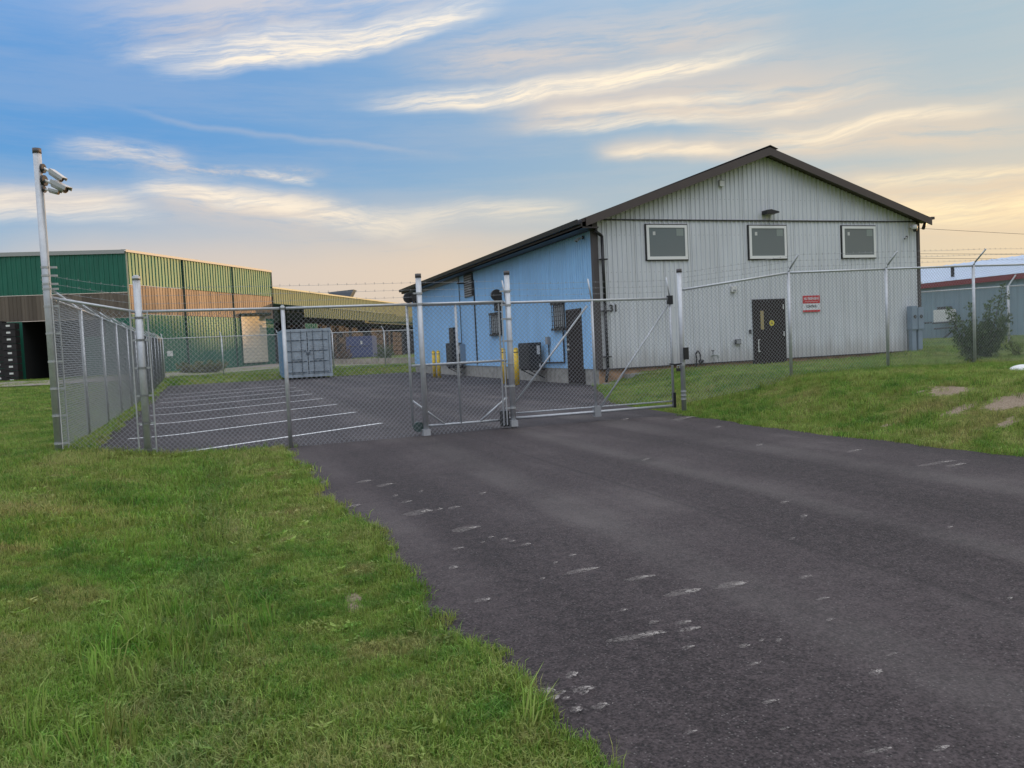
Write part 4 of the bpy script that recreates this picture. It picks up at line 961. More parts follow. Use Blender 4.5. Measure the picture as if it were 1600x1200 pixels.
# ------------------------------------------------------------------ green warehouse on the left
gw_ = thing('green_warehouse', 'long green ribbed steel warehouse with weathered wooden band, far left', 'building', (0, 0, 0))
GA = Vector((-11.68, 50.56)); GC = Vector((-4.05, 49.27)); GB = Vector((6.14, 64.56)); GD = Vector((26.27, 99.04))
gl = (GA-GC).normalized(); GA = GC+gl*26
PLANK = bpy.data.materials.new('weathered_planks'); PLANK.use_nodes = True
def plank(ma, c0, c1, pitch=4.2):
    t = NT(ma.node_tree); b_ = t.n['Principled BSDF']; p = world_pos(t); sp = t.new('ShaderNodeSeparateXYZ'); t.l.new(p, sp.inputs[0])
    s = t.m('FLOOR', t.m('MULTIPLY', t.m('ADD', sp.outputs[0], t.m('MULTIPLY', sp.outputs[1], .9)), pitch))
    wn = t.new('ShaderNodeTexWhiteNoise', noise_dimensions='1D'); t.l.new(s, wn.inputs['W'])
    n = t.noise(t.xyz(t.m('MULTIPLY', sp.outputs[0], 8), t.m('MULTIPLY', sp.outputs[1], 8), sp.outputs[2]), 1.0, 4, .6)
    t.l.new(t.mix(t.m('ADD', t.m('MULTIPLY', wn.outputs[0], .7), t.m('MULTIPLY', n, .3)), c0, c1), b_.inputs['Base Color']); b_.inputs['Roughness'].default_value = .65
plank(PLANK, (.085, .065, .048), (.21, .17, .13))
PLANK2 = bpy.data.materials.new('pine_planks'); PLANK2.use_nodes = True; plank(PLANK2, (.17, .125, .09), (.36, .27, .19), 3.4)
ZG = 8.74
dA = (GA-GC).normalized(); nA = Vector((-dA.y, dA.x)); nA = nA if nA.y < 0 else -nA
def gpt(s): q = GC+dA*s; return (q.x, q.y)
zt_ = lambda s: ZG+.006*s
# left-facing face: green top, wood band, green wall with openings
ribbed(gpt(0), gpt(26), 6.02, 8.62, .30, .05, .6, -1).obj('upper_wall', GREEN_SIDING, gw_)
ribbed(gpt(0), gpt(26), 4.30, 6.0, .24, .02, .88, -1).obj('plank_band', PLANK, gw_)
def doorway(s0, s1, z1):
    for a, c in ((s0, s1),):
        m = MB(); p = Vector(gpt(a)); q = Vector(gpt(c)); back = -nA*4.0
        P = [(p.x, p.y), (q.x, q.y), (q.x+back.x, q.y+back.y), (p.x+back.x, p.y+back.y)]
        m.quad((*P[2], .1), (*P[3], .1), (*P[3], z1), (*P[2], z1)); m.quad((*P[0], .1), (*P[3], .1), (*P[3], z1), (*P[0], z1))
        m.quad((*P[1], .1), (*P[2], .1), (*P[2], z1), (*P[1], z1)); m.quad((*P[0], z1), (*P[1], z1), (*P[2], z1), (*P[3], z1)); m.quad((*P[0], .12), (*P[1], .12), (*P[2], .12), (*P[3], .12))
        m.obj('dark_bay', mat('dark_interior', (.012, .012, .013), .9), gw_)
openings = [(1.7, 2.9, 2.6, 4.28), (2.9, 6.7, .1, 4.28)]
ribbed(gpt(0), gpt(1.55), .0, 4.29, .30, .05, .6, -1).obj('lower_wall', GREEN_SIDING, gw_)
ribbed(gpt(1.55), gpt(2.9), .0, 3.1, .30, .05, .6, -1).obj('lower_wall', GREEN_SIDING, gw_)
ribbed(gpt(6.7), gpt(26), .0, 4.29, .30, .05, .6, -1).obj('lower_wall', GREEN_SIDING, gw_)
doorway(1.55, 6.7, 4.28)
m = MB()
for s in np.arange(0, 26, 1.0):
    p = Vector(gpt(s)); q = Vector(gpt(s+1)); e = nA*.12
    m.quad((p.x+e.x, p.y+e.y, 8.60), (q.x+e.x, q.y+e.y, 8.60), (q.x+e.x, q.y+e.y, 8.86), (p.x+e.x, p.y+e.y, 8.86))
    m.quad((p.x+e.x, p.y+e.y, 8.86), (q.x+e.x, q.y+e.y, 8.86), (q.x-nA.x*.3, q.y-nA.y*.3, 8.9), (p.x-nA.x*.3, p.y-nA.y*.3, 8.9))
m.obj('roof_flashing', mat('pale_flashing', (.36, .37, .36), .5), gw_)
# right-facing long wall
dB = (GB-GC).normalized(); LB = (GB-GC).length; nB = Vector((dB.y, -dB.x))
def bpt(s, off=0): q = GC+dB*s+nB*off; return (q.x, q.y)
ribbed(bpt(0), bpt(LB), 6.55, 8.72, .34, .055, .55, 1).obj('long_wall_top', GREEN_SIDING, gw_)
ribbed(bpt(0), bpt(LB), 4.55, 6.53, .30, .03, .88, 1).obj('plank_band', PLANK2, gw_)
ribbed(bpt(0), bpt(LB), .2, 4.53, .34, .055, .55, 1).obj('long_wall', GREEN_SIDING, gw_)
m = MB(); m.box(0, 0, 0, .001, .001, .001)
m = MB()
for s0, s1 in ((-.1, LB),):
    p = Vector(bpt(s0, .16)); q = Vector(bpt(s1, .16)); r_ = Vector(bpt(s1, -.3)); u_ = Vector(bpt(s0, -.3))
    m.quad((*p, 8.70), (*q, 8.70), (*q, 8.86), (*p, 8.86)); m.quad((*p, 8.86), (*q, 8.86), (*r_, 8.9), (*u_, 8.9))
m.obj('roof_flashing', MATS['pale_flashing'], gw_)
n_ = int(LB/.42); 
for s in (5.9, 12.2): MB().box(*bpt(s, .06), .3, bpt(s, .06)[0]+.09, bpt(s, .06)[1]+.09, 8.7).obj('downpipe', mat('dark_green_trim', (.02, .05, .04), .5), gw_)
MB().box(*bpt(0, -.02), .2, bpt(0, -.02)[0]+.12, bpt(0, -.02)[1]+.12, 8.7).obj('corner_trim', mat('cream_trim', (.42, .42, .30), .5), gw_)
MB().box(*bpt(LB-.1, .0), .3, bpt(LB-.1, .0)[0]+.14, bpt(LB-.1, .0)[1]+.14, 8.7).obj('corner_trim', DARKM, gw_)
# core that closes the volume
hull = [GC+nB*-.35+nA*-.35, GB-nB*.35, GB-nB*20, GA-nA*20, GA-nA*.35]
m = MB(); k = len(hull); m.v = [(p.x, p.y, 8.88) for p in hull]; m.f = [tuple(range(k))]
m.obj('roof', MATS['pale_flashing'], gw_)
m = MB(); p, q = GC-nB*.2-nA*4.4+dB*4.4, GB-nB*.2; m.quad((*p, 0), (*q, 0), (*q, 8.8), (*p, 8.8)); m.obj('inner_wall', DARKM, gw_)
# white roll-up door
wd = MB(); s0, s1 = 11.35+1.7, 11.35+5.5
p, q = Vector(bpt(s0, .16)), Vector(bpt(s1, .16))
dd = []
for k in range(14):
    z = .75+k*.285; m = MB(); e = nB*.02; m.quad((*p, z), (*q, z), (q.x+e.x, q.y+e.y, z+.14), (p.x+e.x, p.y+e.y, z+.14)); m.quad((p.x+e.x, p.y+e.y, z+.14), (q.x+e.x, q.y+e.y, z+.14), (*q, z+.28), (*p, z+.28)); dd.append(m)
rd = dd[0].obj('roller_door', mat('cream_door', (.62, .58, .50), .5, 0, .08), gw_)
for m in dd[1:]: m.obj('door_slat', MATS['cream_door'], rd)
MB().box(p.x-.1, p.y-.05, 4.76, q.x+.3, q.y+.1, 4.9).obj('door_hood', MATS['dark_green_trim'], gw_)
# low wing with open bays behind
LW = (GD-GB).length; dW = (GD-GB)/LW; nW = Vector((dW.y, -dW.x))
def wpt(s, off=0): q = GB+dW*s+nW*off; return (q.x, q.y)
lw = thing('low_shed', 'long low green shed with open dark bays beyond the shipping container', 'building', (0, 0, 0))
WG = siding_mat('faded_green_steel', (.085, .135, .09), .5, .1, .15, .35)
ribbed(wpt(0), wpt(LW+8), 4.2, 7.30, .46, .04, .6, 1).obj('upper_wall', WG, lw)
ribbed(wpt(0, 3.0), wpt(25, 3.0), 4.55, 5.5, .46, .07, .55, 1).obj('canopy_wall', WG, lw)
ribbed(wpt(25, 1.6), wpt(LW+8, 1.6), 4.8, 5.5, .46, .07, .55, 1).obj('canopy_wall', WG, lw)
m = MB(); a, c, e, f2 = wpt(0, 3.1), wpt(25, 3.1), wpt(25, .1), wpt(0, .1); m.quad((*a, 5.52), (*c, 5.52), (*e, 5.95), (*f2, 5.95)); m.obj('canopy_roof', mat('cream_trim', (.42, .42, .30)), lw)
m = MB(); a, c = wpt(-.1, .15), wpt(LW+8, .15); e, f2 = wpt(LW+8, -.3), wpt(-.1, -.3); m.quad((*a, 7.28), (*c, 7.28), (*c, 7.42), (*a, 7.42)); m.quad((*a, 7.42), (*c, 7.42), (*e, 7.46), (*f2, 7.46)); m.obj('roof_edge', MATS['cream_trim'], lw)
m = MB(); a, c = wpt(0, -9), wpt(LW+8, -9); m.quad((*a, 0), (*c, 0), (*c, 7.3), (*a, 7.3)); e, f2 = wpt(0, 3), wpt(LW+8, 3); g2, h2 = wpt(LW+8, 1.5), wpt(LW+8, -9)
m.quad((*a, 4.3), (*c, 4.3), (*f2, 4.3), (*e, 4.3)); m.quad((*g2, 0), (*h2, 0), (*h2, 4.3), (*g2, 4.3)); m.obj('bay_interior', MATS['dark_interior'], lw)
for s in (0, 5.5, 11, 16.5, 22, 27.5, 33, 38): MB().box(wpt(s, 2.8)[0]-.12, wpt(s, 2.8)[1]-.12, .4, wpt(s, 2.8)[0]+.12, wpt(s, 2.8)[1]+.12, 4.2).obj('bay_post', mat('dark_post', (.022, .017, .015), .8), lw)
ribbed(wpt(0, 3.02), wpt(2.6, 3.02), .4, 4.0, .46, .07, .55, 1).obj('wall_panel', GREEN_SIDING, lw)
for i in range(15):
    s = 3.2+i*2.35+random.uniform(-.3, .3); x, y = wpt(s, random.uniform(-1.4, -.2)); w_, h_ = random.uniform(2.0, 2.4), random.uniform(3.0, 3.75)
    nm = ('black', 'brown', 'black', 'grey')[i % 4]; ma_ = mat(nm+'_load', {'black': (.020, .017, .017), 'brown': (.035, .024, .020), 'grey': (.026, .025, .028)}[nm], .8, 0, .5, 2.5)
    t = thing('pallet_load', '%s stacked load under the low shed, %s from the left' % (nm, ('first', 'second', 'third', 'fourth', 'fifth', 'sixth', 'seventh', 'eighth', 'ninth', 'tenth', 'eleventh', 'twelfth', 'thirteenth', 'fourteenth', 'fifteenth')[i]), 'pallet load', (x, y, .45), math.atan2(dW.y, dW.x), 'stacked loads in the open bays')
    nl_ = 5; hh = h_/nl_
    for k in range(nl_): MB().box(random.uniform(0, .06), random.uniform(0, .06), .14+k*hh, w_-random.uniform(0, .06), 1.2, .14+(k+.88)*hh, bev=.03).obj('layer', ma_, t)
    for k in range(3): MB().box(0, k*.5, 0, w_, k*.5+.1, .139).obj('pallet_runner', MATS['dark_post'], t)
# rail posts and racks above the container
for i in range(5):
    x, y = wpt(2.8+i*2.0, 1.6); t = thing('storage_rack', ('nearest', 'second nearest', 'middle', 'second farthest', 'farthest')[i]+' pale stillage rack in the row behind the shipping container', 'rack', (x, y, 0), math.atan2(dW.y, dW.x), 'stillage racks in a row')
    for px_ in (0, 1.6):
        for py_ in (0, 1.2): MB().box(px_, py_, .4, px_+.08, py_+.08, 4.6).obj('upright', MATS['dark_post'], t)
    for z in (2.2, 3.3, 3.9, 4.5): MB().box(.08, 0, z, 1.6, .08, z+.1).obj('beam', MATS['dark_post'], t)
    for z in (2.3, 3.4): MB().box(.15, .15, z+.05, 1.55, 1.1, z+.5, bev=.03).obj('load', MATS['black_load'], t)
# blue cabinet container
t = thing('blue_container', 'dark blue steel storage container with white notice behind rear fence', 'container', (12.0, 61.2, 0), R(-19.3))
BL = mat('deep_blue_paint', (.055, .07, .21), .5, 0, .12)
MB().box(0, 0, .75, 2.3, 2.5, 2.62).obj('shell', BL, t)
for s in (0, 1): d_ = MB().box(.06+s*1.12, -.05, .85, 1.10+s*1.12, -.001, 2.52).obj('door', BL, t); MB().box(.2+s*1.12, -.08, 1.7, .9+s*1.12, -.051, 1.76).obj('handle', DARKM, d_)
MB().box(1.28, -.062, 1.9, 1.44, -.051, 2.2).obj('notice', WHITE, t)
# hopper above the low shed
t = thing('steel_hopper', 'grey tipped steel hopper showing above roof of low shed', 'hopper', (13.6, 85.4, 0), R(-19.3))
MB().prism([(-.1, 8.35), (3.0, 8.55), (2.2, 7.2), (1.2, 7.2)], 0, 1.8).obj('bin', mat('grey_steel', (.16, .18, .21), .5, .2), t)
for s in (.6, 2.0): MB().box(s, .6, .5, s+.15, .75, 7.6).obj('leg', MATS['grey_steel'], t)
# kerb wall in front of the bays
m = MB(); a = at((505, 567), .55); c = at((650, 563), .55)
for k in range(14):
    p = a.lerp(c, k/14); q = a.lerp(c, (k+.93)/14); z = hz(p.x, p.y); m.quad((p.x, p.y, z), (q.x, q.y, z), (q.x, q.y, z+.42), (p.x, p.y, z+.42)); m.quad((p.x, p.y, z+.42), (q.x, q.y, z+.42), (q.x, q.y+.5, z+.42), (p.x, p.y+.5, z+.42))
tag(m.obj('retaining_kerb', mat('pale_concrete', (.36, .31, .25), .85, 0, .3, 2)), 'row of pale concrete blocks edging the ground behind the rear fence', 'kerb')
# white notice on the green wall side, standing by the lane
q = CAMP + (_f*FPX + CR*(264-800) + CU*(600-549))*(36.5/FPX)
tag(MB().box(-.14, -.01, -.14, .14, .01, .14).obj('small_notice', WHITE, loc=(bp_[0][0]+.33, 35.44, 1.62)), 'small white notice tied to the rear fence near its left end', 'sign')
# trolley near the roller door
t = thing('pallet_trolley', 'dark trolley loaded with brown boxes beside the roller door', 'trolley', (6.0, 58.2, 0), R(-30))
MB().box(0, 0, 1.0, 2.2, .9, 1.1).obj('deck', DARKM, t); MB().box(.1, .05, 1.1, 1.1, .8, 1.9, bev=.03).obj('box', MATS['brown_load'], t); MB().box(1.2, .05, 1.1, 2.1, .8, 2.3, bev=.03).obj('box', MATS['black_load'], t)
for x in (.2, 1.9): MB().tube((x, -.02, .85), (x, .92, .85), .22, 12).obj('wheel', DARKM, t)
# crates stacked by the dark doorway
CR_ = mat('black_plastic_crate', (.022, .018, .020), .6)
cr0 = None; tmp = Vector(gpt(7.0))+nA*1.0
for col_ in range(2):
    for k in range(9):
        base = Vector(gpt(6.95+col_*.85))+nA*(1.2-col_*.25); z = .22+.44*k+col_*.16
        if cr0 is None:
            cr0 = thing('plastic_crate', 'black crate with white end tab, bottom, right stack by dark doorway', 'crate', (base.x, base.y, z), math.atan2(dA.y, dA.x), 'black crates stacked by the doorway')
            MB().box(-.4, -.35, 0, .4, .35, .06).box(-.4, -.35, .06, -.36, .35, .40).box(.36, -.35, .06, .4, .35, .4).box(-.36, -.35, .06, .36, -.31, .4).box(-.36, .31, .06, .36, .35, .4).obj('tub', CR_, cr0)
            MB().box(-.36, -.36, .36, .36, .36, .41).obj('lid', CR_, cr0); MB().box(-.12, .361, .18, .12, .375, .30).box(-.12, -.375, .18, .12, -.361, .30).obj('end_tab', WHITE, cr0)
        else:
            c = copy_tree(cr0); c.location = (base.x, base.y, z)
            c['label'] = 'black crate with white end tab, %s, %s stack by dark doorway' % (('bottom', 'second from bottom', 'third from bottom', 'fourth from bottom', 'middle fifth', 'fourth from top', 'third from top', 'second from top', 'topmost')[k], ('right', 'left')[col_])

# ------------------------------------------------------------------ slate building on the right
sb = thing('slate_building', 'slate blue steel building with pale roof and red fascia at far right', 'building', (0, 0, 0))
SX = 38.5
ribbed((SX, 60), (SX, 6), .3, 3.28, .30, .04, .6).obj('wall', SLATE_SIDING, sb)
MB().box(SX-.22, 5.7, 3.24, SX-.05, 60.3, 3.50).obj('fascia', mat('red_fascia', (.24, .035, .04), .45), sb)
def roof_sheet():
    m = MB(); y = 5.7
    while y < 60:
        m.quad((SX-.25, y, 3.505), (SX-.25, y+.55, 3.505), (SX+7, y+.55, 4.96), (SX+7, y, 4.96)); m.box(0, 0, 0, .0, .0, .0) if 0 else None
        m.quad((SX-.25, y+.55, 3.505), (SX-.25, y+.60, 3.545), (SX+7, y+.60, 5.0), (SX+7, y+.55, 4.96)); m.quad((SX-.25, y+.60, 3.545), (SX-.25, y+.65, 3.505), (SX+7, y+.65, 4.96), (SX+7, y+.60, 5.0)); y += .65
    return m
roof_sheet().obj('roof', PALE_ROOF, sb)
m = MB(); m.quad((SX+7, 5.7, 4.96), (SX+7, 60.3, 4.96), (SX+14.2, 60.3, 3.5), (SX+14.2, 5.7, 3.5)); m.obj('roof', PALE_ROOF, sb)
MB().prism([(SX+.02, .3), (SX+14, .3), (SX+14, 3.45), (SX+7, 4.9), (SX+.02, 3.45)], 6.02, 59.9).obj('end_walls', SLATE_SIDING, sb)
MB().tube((SX+1.0, 22.6, 3.7), (SX+1.0, 22.6, 4.35), .09, 8).obj('roof_vent', DARKM, sb)
t = thing('white_unit', 'white cabinet fixed to slate blue wall behind the bush', 'cabinet', (SX-.5, 21.8, 0)); MB().box(-.3, -.45, 1.35, .3, .45, 2.0, bev=.03).obj('cabinet', WHITE, t); MB().box(-.2, -.3, 2.0, .2, .3, 2.15).obj('vent', DARKM, t)
t = thing('pipe_stand', 'dark pipe stand along foot of slate blue wall', 'pipework', (SX-.8, 22.0, 0))
MB().path([(0, 2.0, .5), (0, 2.0, 1.3), (0, .4, 1.35)], .05, 6).path([(0, 1.7, .5), (0, 1.7, 1.2)], .04, 6).path([(0, .2, 1.0), (0, -1.2, 1.05), (0, -.4, .5)], .05, 6).path([(0, .3, 1.3), (0, -1.6, 1.35)], .05, 6).obj('pipe', mat('dark_slate_pipe', (.04, .05, .06), .5), t)

# ------------------------------------------------------------------ plants
LEAF = bpy.data.materials.new('leaf'); LEAF.use_nodes = True
def leafmat(ma, lo, hi):
    t = NT(ma.node_tree); b_ = t.n['Principled BSDF']; at_ = t.new('ShaderNodeAttribute', attribute_name='rnd')
    c = t.mix(at_.outputs['Fac'], lo, hi); t.l.new(c, b_.inputs['Base Color']); b_.inputs['Roughness'].default_value = .5
    tr = t.new('ShaderNodeBsdfTranslucent'); t.l.new(c, tr.inputs[0]); mx = t.new('ShaderNodeMixShader'); mx.inputs[0].default_value = .3
    t.l.new(b_.outputs[0], mx.inputs[1]); t.l.new(tr.outputs[0], mx.inputs[2]); t.l.new(mx.outputs[0], t.n['Material Output'].inputs[0])
leafmat(LEAF, (.030, .065, .020), (.11, .17, .05))
LEAFB = bpy.data.materials.new('bright_leaf'); LEAFB.use_nodes = True; leafmat(LEAFB, (.09, .16, .02), (.24, .30, .05))
LEAFO = bpy.data.materials.new('olive_leaf'); LEAFO.use_nodes = True; leafmat(LEAFO, (.06, .09, .03), (.22, .22, .09))
LEAFR = bpy.data.materials.new('rusty_leaf'); LEAFR.use_nodes = True; leafmat(LEAFR, (.10, .05, .03), (.22, .12, .06))
def leaves(pts, size, ma, name, parent, rmin=.6):
    n = len(pts); P = np.asarray(pts, float)
    a = np.random.normal(size=(n, 3)); a /= np.linalg.norm(a, axis=1)[:, None]; b_ = np.cross(a, np.random.normal(size=(n, 3))); b_ /= np.linalg.norm(b_, axis=1)[:, None]
    s = (size*np.random.uniform(rmin, 1.3, n))[:, None]
    V = np.stack([P-a*s, P+b_*s*.38, P+a*s, P-b_*s*.38], 1).reshape(-1, 3); F = np.arange(4*n).reshape(-1, 4)
    me = bpy.data.meshes.new(name); me.from_pydata(V.tolist(), [], F.tolist()); me.materials.append(ma)
    at_ = me.attributes.new('rnd', 'FLOAT', 'FACE'); at_.data.foreach_set('value', np.random.rand(n).astype(np.float32))
    o = bpy.data.objects.new(name, me); COL.objects.link(o); o.parent = parent; return o
def shrub(name, label, loc, branches, leafn, size, ma=LEAF, cat='bush', spread=.11, group=None):
    t = thing(name, label, cat, loc, 0, group); m = MB(); pts = []
    for (dx, dy, dz) in branches:
        a = Vector((random.uniform(-.08, .08), random.uniform(-.08, .08), 0)); e = Vector((dx, dy, dz)); mid = a.lerp(e, .5)+Vector((dx*.10, dy*.1, -.05*dz))
        m.tube(a, mid, .014, 5, r2=.010, caps=False); m.tube(mid, e, .010, 5, r2=.003, caps=False)
        for i in range(leafn):
            k = random.random()**.8; q = (a.lerp(mid, k*2) if k < .5 else mid.lerp(e, k*2-1)); sp_ = spread*(1.25-k*.95)
            pts.append((q.x+random.gauss(0, sp_), q.y+random.gauss(0, sp_), max(.02, q.z+random.gauss(0, sp_*.8))))
    m.obj('stem', mat('bark', (.06, .045, .03), .9), t); leaves(pts, size, ma, 'foliage', t)
    return t
br = []
def bdir(r, up, f_=0): v_ = right_old*r + fwd_old*f_; return (v_.x, v_.y, up)
for (r, up) in ((-.66, 1.10), (-.50, .95), (.30, 1.30), (.46, 1.55), (.72, 1.40), (.66, .92), (.12, 1.12), (-.1, 1.20)): br.append(bdir(r, up, random.uniform(-.2, .2)))
for i in range(22):
    r = random.uniform(-.55, .6); br.append(bdir(r, random.uniform(.45, .98)-abs(r)*.25, random.uniform(-.4, .4)))
sh = hit(1536, 571)
shrub('bush', 'large dark leafy bush with spiky shoots behind right hand fence', (17.0, 1.75, .46), br, 190, .042)
shrub('bush', 'small yellow green plant at right foot of the dark bush', (17.75, 1.5, .47), [bdir(random.uniform(-.2, .2), random.uniform(.2, .42)) for _ in range(8)], 50, .03, LEAFB, 'bush', .07)
shrub('bush', 'low dark plant growing around foot of a fence post on right', (14.92, .12, .45), [bdir(random.uniform(-.12, .16), random.uniform(.12, .40)) for _ in range(8)], 50, .028, LEAF, 'bush', .05)
shrub('bush', 'low grassy mound of weeds beyond left end of rear fence', (.6, 42.5, .35), [bdir(random.uniform(-1.7, 1.6), random.uniform(.25, .8), random.uniform(-.5, .5)) for _ in range(30)], 110, .09, LEAFO, 'bush', .20)
shrub('bush', 'rusty brown bush in front of dark blue container', (11.0, 55.5, .5), [bdir(random.uniform(-.7, .7), random.uniform(.5, 1.3), random.uniform(-.3, .3)) for _ in range(16)], 90, .08, LEAFR, 'bush', .18)
shrub('bush', 'green bush right of dark blue container', (14.2, 55.5, .5), [bdir(random.uniform(-.8, .9), random.uniform(.5, 1.3), random.uniform(-.3, .3)) for _ in range(16)], 90, .08, LEAF, 'bush', .18)
# white well cap in the grass
q = hit(1598, 581); t = thing('well_cap', 'white rounded cap in the grass at right edge', 'cap', (q.x+.02, q.y, q.z-.05))
m = MB(); 
for k in range(5):
    a0, a1 = k*math.pi/10, (k+1)*math.pi/10
    m.tube((0, 0, .06+.10*math.sin(a0)), (0, 0, .06+.10*math.sin(a1)), .20*math.cos(a0), 18, r2=max(.01, .20*math.cos(a1)), caps=False)
m.obj('dome', WHITE, t, smooth=True); MB().tube((0, 0, -.05), (0, 0, .06), .20, 18, caps=False).obj('rim', WHITE, t, smooth=True)

# unseen leaf belt added beyond the slate building to shade green wall and yard
def added_shade_belt():
    V = []; n = 26000; u_ = np.random.rand(n); azs = R(19.3)+R(27)+u_*R(70); rr = 172+np.random.rand(n)*16
    top = 11.9+1.3*np.sin(azs*37)+1.0*np.sin(azs*91+1)+.7*np.sin(azs*213+2)
    top *= .62+.38*sstep(R(19.3+33.5), R(19.3+36.5), azs)
    z = top*np.random.rand(n)**.75+.4
    P = np.stack([CAMP.x+np.sin(azs)*rr, CAMP.y+np.cos(azs)*rr, z], 1)
    o = leaves(P, 1.0, LEAF, 'added_shade_belt', None, .5); o['kind'] = 'stuff'; return o
added_shade_belt()
# overhead wires beyond the buildings
for (y0, y1, sag, lab) in ((358, 371, 6, 'upper overhead wire at right'), (397, 397, 3, 'middle overhead wire at right'), (404, 405, 3, 'lowest overhead wire at right')):
    dd_ = 75.0; pts = []
    for k in range(15):
        s = k/14; x = 1180+s*900; yy = y0+(y1-y0)*(x-1440)/160*.6+sag*4*(s-.5)**2*-1
        d = (_f*FPX + CR*(x-800) + CU*(600-yy)); pts.append(CAMP+d*(dd_/FPX))
    tag(MB().path(pts, .016, 4).obj('overhead_wire', DARKM), lab+' strung across sky beside the grey building', 'wire')

# ------------------------------------------------------------------ grass blades
protos = bpy.data.collections.new('grass_prototypes')
def clump(name, nb, rad, hmin, hmax, wid, lean, flat=False):
    V = []; F = []; rn = []
    for i in range(nb):
        a = random.random()*2*math.pi; r = rad*math.sqrt(random.random()); bx, by = r*math.cos(a), r*math.sin(a)
        h = random.uniform(hmin, hmax); la = random.random()*2*math.pi; ln = lean*random.uniform(.2, 1.2)*h
        lx, ly = math.cos(la)*ln, math.sin(la)*ln; wa = random.random()*math.pi; wx, wy = math.cos(wa)*wid*.5, math.sin(wa)*wid*.5
        o = len(V); w2 = .8 if not flat else 1.6
        V += [(bx-wx, by-wy, -.01), (bx+wx, by+wy, -.01), (bx+lx*.35-wx*w2, by+ly*.35-wy*w2, h*.6), (bx+lx*.35+wx*w2, by+ly*.35+wy*w2, h*.6), (bx+lx, by+ly, h*(.95-.35*lean*random.random()))]
        F += [(o, o+1, o+3, o+2), (o+2, o+3, o+4)]; k = random.uniform(.30, .78) if flat else random.random(); rn += [k, k]
    me = bpy.data.meshes.new(name); me.from_pydata(V, [], F); me.materials.append(BLADE)
    me.attributes.new('rnd', 'FLOAT', 'FACE').data.foreach_set('value', rn)
    o = bpy.data.objects.new(name, me); protos.objects.link(o); return o
sets = {}
def proto_set(key, specs):
    c = bpy.data.collections.new(key)
    for i, s in enumerate(specs): o = clump(key+'_%d' % i, *s); protos.objects.unlink(o); c.objects.link(o)
    sets[key] = c
proto_set('near_tuft', [(34, .060, .018, .042, .0028, 1.0), (30, .055, .015, .036, .0026, 1.2), (24, .060, .012, .030, .0040, 1.5), (30, .055, .022, .052, .0028, .9), (18, .050, .015, .030, .0060, 1.4)])
proto_set('mid_tuft', [(30, .11, .025, .060, .0048, .9), (26, .11, .020, .050, .0050, 1.1), (28, .10, .03, .075, .0046, .8)])
proto_set('far_tuft', [(26, .22, .04, .10, .011, .8), (22, .22, .03, .08, .012, 1.0)])
proto_set('tall_tuft', [(14, .03, .07, .17, .0042, .55), (10, .035, .06, .13, .0045, .8), (18, .05, .05, .11, .004, .7)])
proto_set('weed_rosette', [(16, .040, .018, .038, .013, 1.5, True), (24, .06, .014, .032, .011, 1.6, True), (12, .03, .03, .06, .013, 1.2, True)])
def scatter(name, key, P, S):
    me = bpy.data.meshes.new(name); me.from_pydata(P, [], [])
    me.attributes.new('sc', 'FLOAT', 'POINT').data.foreach_set('value', S)
    o = bpy.data.objects.new(name, me); COL.objects.link(o); o['kind'] = 'stuff'; me.materials.append(BLADE)
    ng = bpy.data.node_groups.new(name, 'GeometryNodeTree'); ng.interface.new_socket('Geometry', in_out='INPUT', socket_type='NodeSocketGeometry'); ng.interface.new_socket('Geometry', in_out='OUTPUT', socket_type='NodeSocketGeometry')
    N = ng.nodes; L = ng.links; gi = N.new('NodeGroupInput'); go = N.new('NodeGroupOutput'); ip = N.new('GeometryNodeInstanceOnPoints'); ci = N.new('GeometryNodeCollectionInfo')
    ci.inputs['Collection'].default_value = sets[key]; ci.inputs['Separate Children'].default_value = True; ci.inputs['Reset Children'].default_value = True
    L.new(gi.outputs[0], ip.inputs['Points']); L.new(ci.outputs[0], ip.inputs['Instance']); ip.inputs['Pick Instance'].default_value = True
    rv = N.new('FunctionNodeRandomValue'); rv.data_type = 'FLOAT_VECTOR'; rv.inputs[0].default_value = (-.12, -.12, 0); rv.inputs[1].default_value = (.12, .12, 6.283)
    L.new(rv.outputs[0], ip.inputs['Rotation'])
    na = N.new('GeometryNodeInputNamedAttribute'); na.data_type = 'FLOAT'; na.inputs[0].default_value = 'sc'; L.new(na.outputs[0], ip.inputs['Scale'])
    L.new(ip.outputs[0], go.inputs[0]); md = o.modifiers.new('grass', 'NODES'); md.node_group = ng
    return o
def vnoise(x, y, f, seed=0):
    x = x*f+seed*13.7; y = y*f+seed*7.3; xi = np.floor(x); yi = np.floor(y); fx = x-xi; fy = y-yi; fx = fx*fx*(3-2*fx); fy = fy*fy*(3-2*fy)
    h = lambda a, b_: np.modf(np.abs(np.sin(a*127.1+b_*311.7+seed)*43758.5453))[0]
    return (h(xi, yi)*(1-fx)+h(xi+1, yi)*fx)*(1-fy)+(h(xi, yi+1)*(1-fx)+h(xi+1, yi+1)*fx)*fy
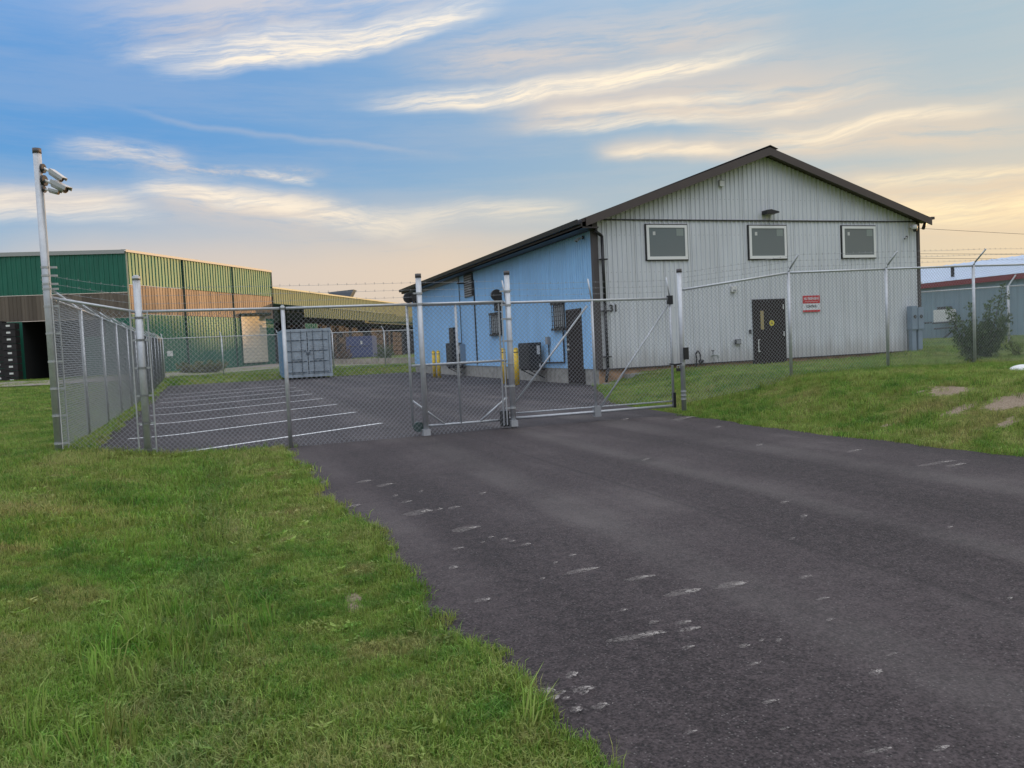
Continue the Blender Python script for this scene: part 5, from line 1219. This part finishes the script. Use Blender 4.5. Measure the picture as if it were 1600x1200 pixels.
def make_points(n, x0, x1, y0, y1, dmin, dmax, dens, keep=None, pad=.0):
    """uniform candidates thinned to dens(d) per square metre, in the camera's sector"""
    x = np.random.uniform(x0, x1, n); y = np.random.uniform(y0, y1, n); dx, dy = x-CAMP.x, y-CAMP.y; d = np.hypot(dx, dy)
    a = np.degrees(np.arctan2(dx, dy))-19.3; base = n/((x1-x0)*(y1-y0))
    ok = (d > dmin) & (d < dmax) & (np.abs(a) < 44) & (np.random.rand(n) < dens(d)/base)
    x, y, d = x[ok], y[ok], d[ok]
    out = [not in_asphalt(xx, yy) and not (BX0-.1 < xx < BX1+.1 and BY0-.1 < yy < BY1) for xx, yy in zip(x, y)]
    out = np.array(out, bool); x, y, d = x[out], y[out], d[out]
    soil = np.ones(len(x), bool)
    for (sx, sy, rx, ry) in SOIL_SPOTS:
        q = np.hypot((x-sx)/rx, (y-sy)/ry)+(vnoise(x, y, 3.2, 5)-.5)*.8; soil &= ~((q < .85) & (np.random.rand(len(x)) < .93))
    x, y, d = x[soil], y[soil], d[soil]
    h = height(x, y)+bumps(x, y)*(y < 40)
    return x, y, h, d
def emit(name, key, pts, smin, smax, extra=None):
    x, y, h, d = pts; k = vnoise(x, y, 1.3, 1)*.5+vnoise(x, y, 4.0, 2)*.5
    s = (smin+(smax-smin)*k)*np.random.uniform(.8, 1.2, len(x))
    sw = 1+.7*np.exp(-((x-1.75)/.30)**2)*(y < -1.0)
    edge = 1+.45*np.exp(-((x-2.80)/.10)**2)*(y < 0)+.35*np.exp(-(y/.12)**2)*(x < 2.7)
    s = s*sw*edge
    return scatter(name, key, list(zip(x.tolist(), y.tolist(), h.tolist())), s.astype(np.float32))
emit('lawn_grass', 'near_tuft', make_points(90000, -5, 3.2, -10.6, -3, 1.2, 7.5, lambda d: np.clip(1500*(3.2/np.maximum(d, 3.2))**1.3, 0, 1500)), .55, 1.25)
emit('lawn_grass', 'mid_tuft', make_points(80000, -12, 18, -8, 12, 6.0, 24, lambda d: 330*(7/np.maximum(d, 7))**1.1), .75, 1.35)
emit('rough_grass', 'far_tuft', make_points(60000, -35, 45, 6, 52, 17, 62, lambda d: 36*(20/np.maximum(d, 20))**.7), .7, 1.2)
def tall():
    P = []; S = []
    for (a, b_, n, rx, ry) in ((210, 1030, 16, .16, .16), (245, 1060, 14, .10, .12), (320, 1010, 14, .12, .12), (225, 960, 8, .10, .10), (330, 960, 10, .15, .15), (120, 1160, 8, .1, .08), (845, 1110, 12, .06, .12), (800, 1010, 10, .05, .12), (700, 900, 14, .05, .3), (330, 780, 14, .15, .5), (310, 860, 14, .2, .4), (60, 1170, 6, .1, .1)):
        c = hit(a, b_)
        for _ in range(n):
            x, y = c.x+random.gauss(0, rx), c.y+random.gauss(0, ry)
            if not in_asphalt(x-.02, y): P.append((x, y, hz(x, y)-.005)); S.append(random.uniform(.8, 1.5))
    for _ in range(500):     # longer fringe the mower leaves by the asphalt, the posts and the fence lines
        r = random.random()
        if r < .40: y = random.uniform(-9.5, -.2); x = drive_l(y)+random.uniform(-.10, .01)
        elif r < .60: x = random.uniform(-.2, 2.8); y = random.gauss(-.03, .05)
        elif r < .85: x = random.uniform(9.0, 16.9); y = random.gauss(0, .09)
        else: y = random.uniform(.3, 20); x = -1.16*y/35.5+random.uniform(.0, .35)
        P.append((x, y, hz(x, y)-.005)); S.append(random.uniform(.4, .95) if r < .6 else random.uniform(.6, 1.5))
    for (x, y) in [(0, 0), (.99, 0), (2.70, -.02), (8.86, .0), (10.81, 0), (12.85, 0), (14.86, 0)]+[(-1.16*2.93*k/35.5, 2.93*k) for k in range(1, 8)]:
        for _ in range(9):
            xx, yy = x+random.gauss(0, .07), y+random.gauss(-.02, .07)
            if not in_asphalt(xx, yy): P.append((xx, yy, hz(xx, yy)-.005)); S.append(random.uniform(.6, 1.2))
    scatter('tall_grass', 'tall_tuft', P, np.array(S, np.float32))
tall()
x, y, h, d = make_points(14000, -4, 3.0, -10.4, 0, 1.5, 12, lambda d: 75+0*d)
ok = vnoise(x, y, 2.4, 9) > .56
scatter('lawn_weeds', 'weed_rosette', list(zip(x[ok].tolist(), y[ok].tolist(), h[ok].tolist())), np.random.uniform(.45, 1.0, ok.sum()).astype(np.float32))
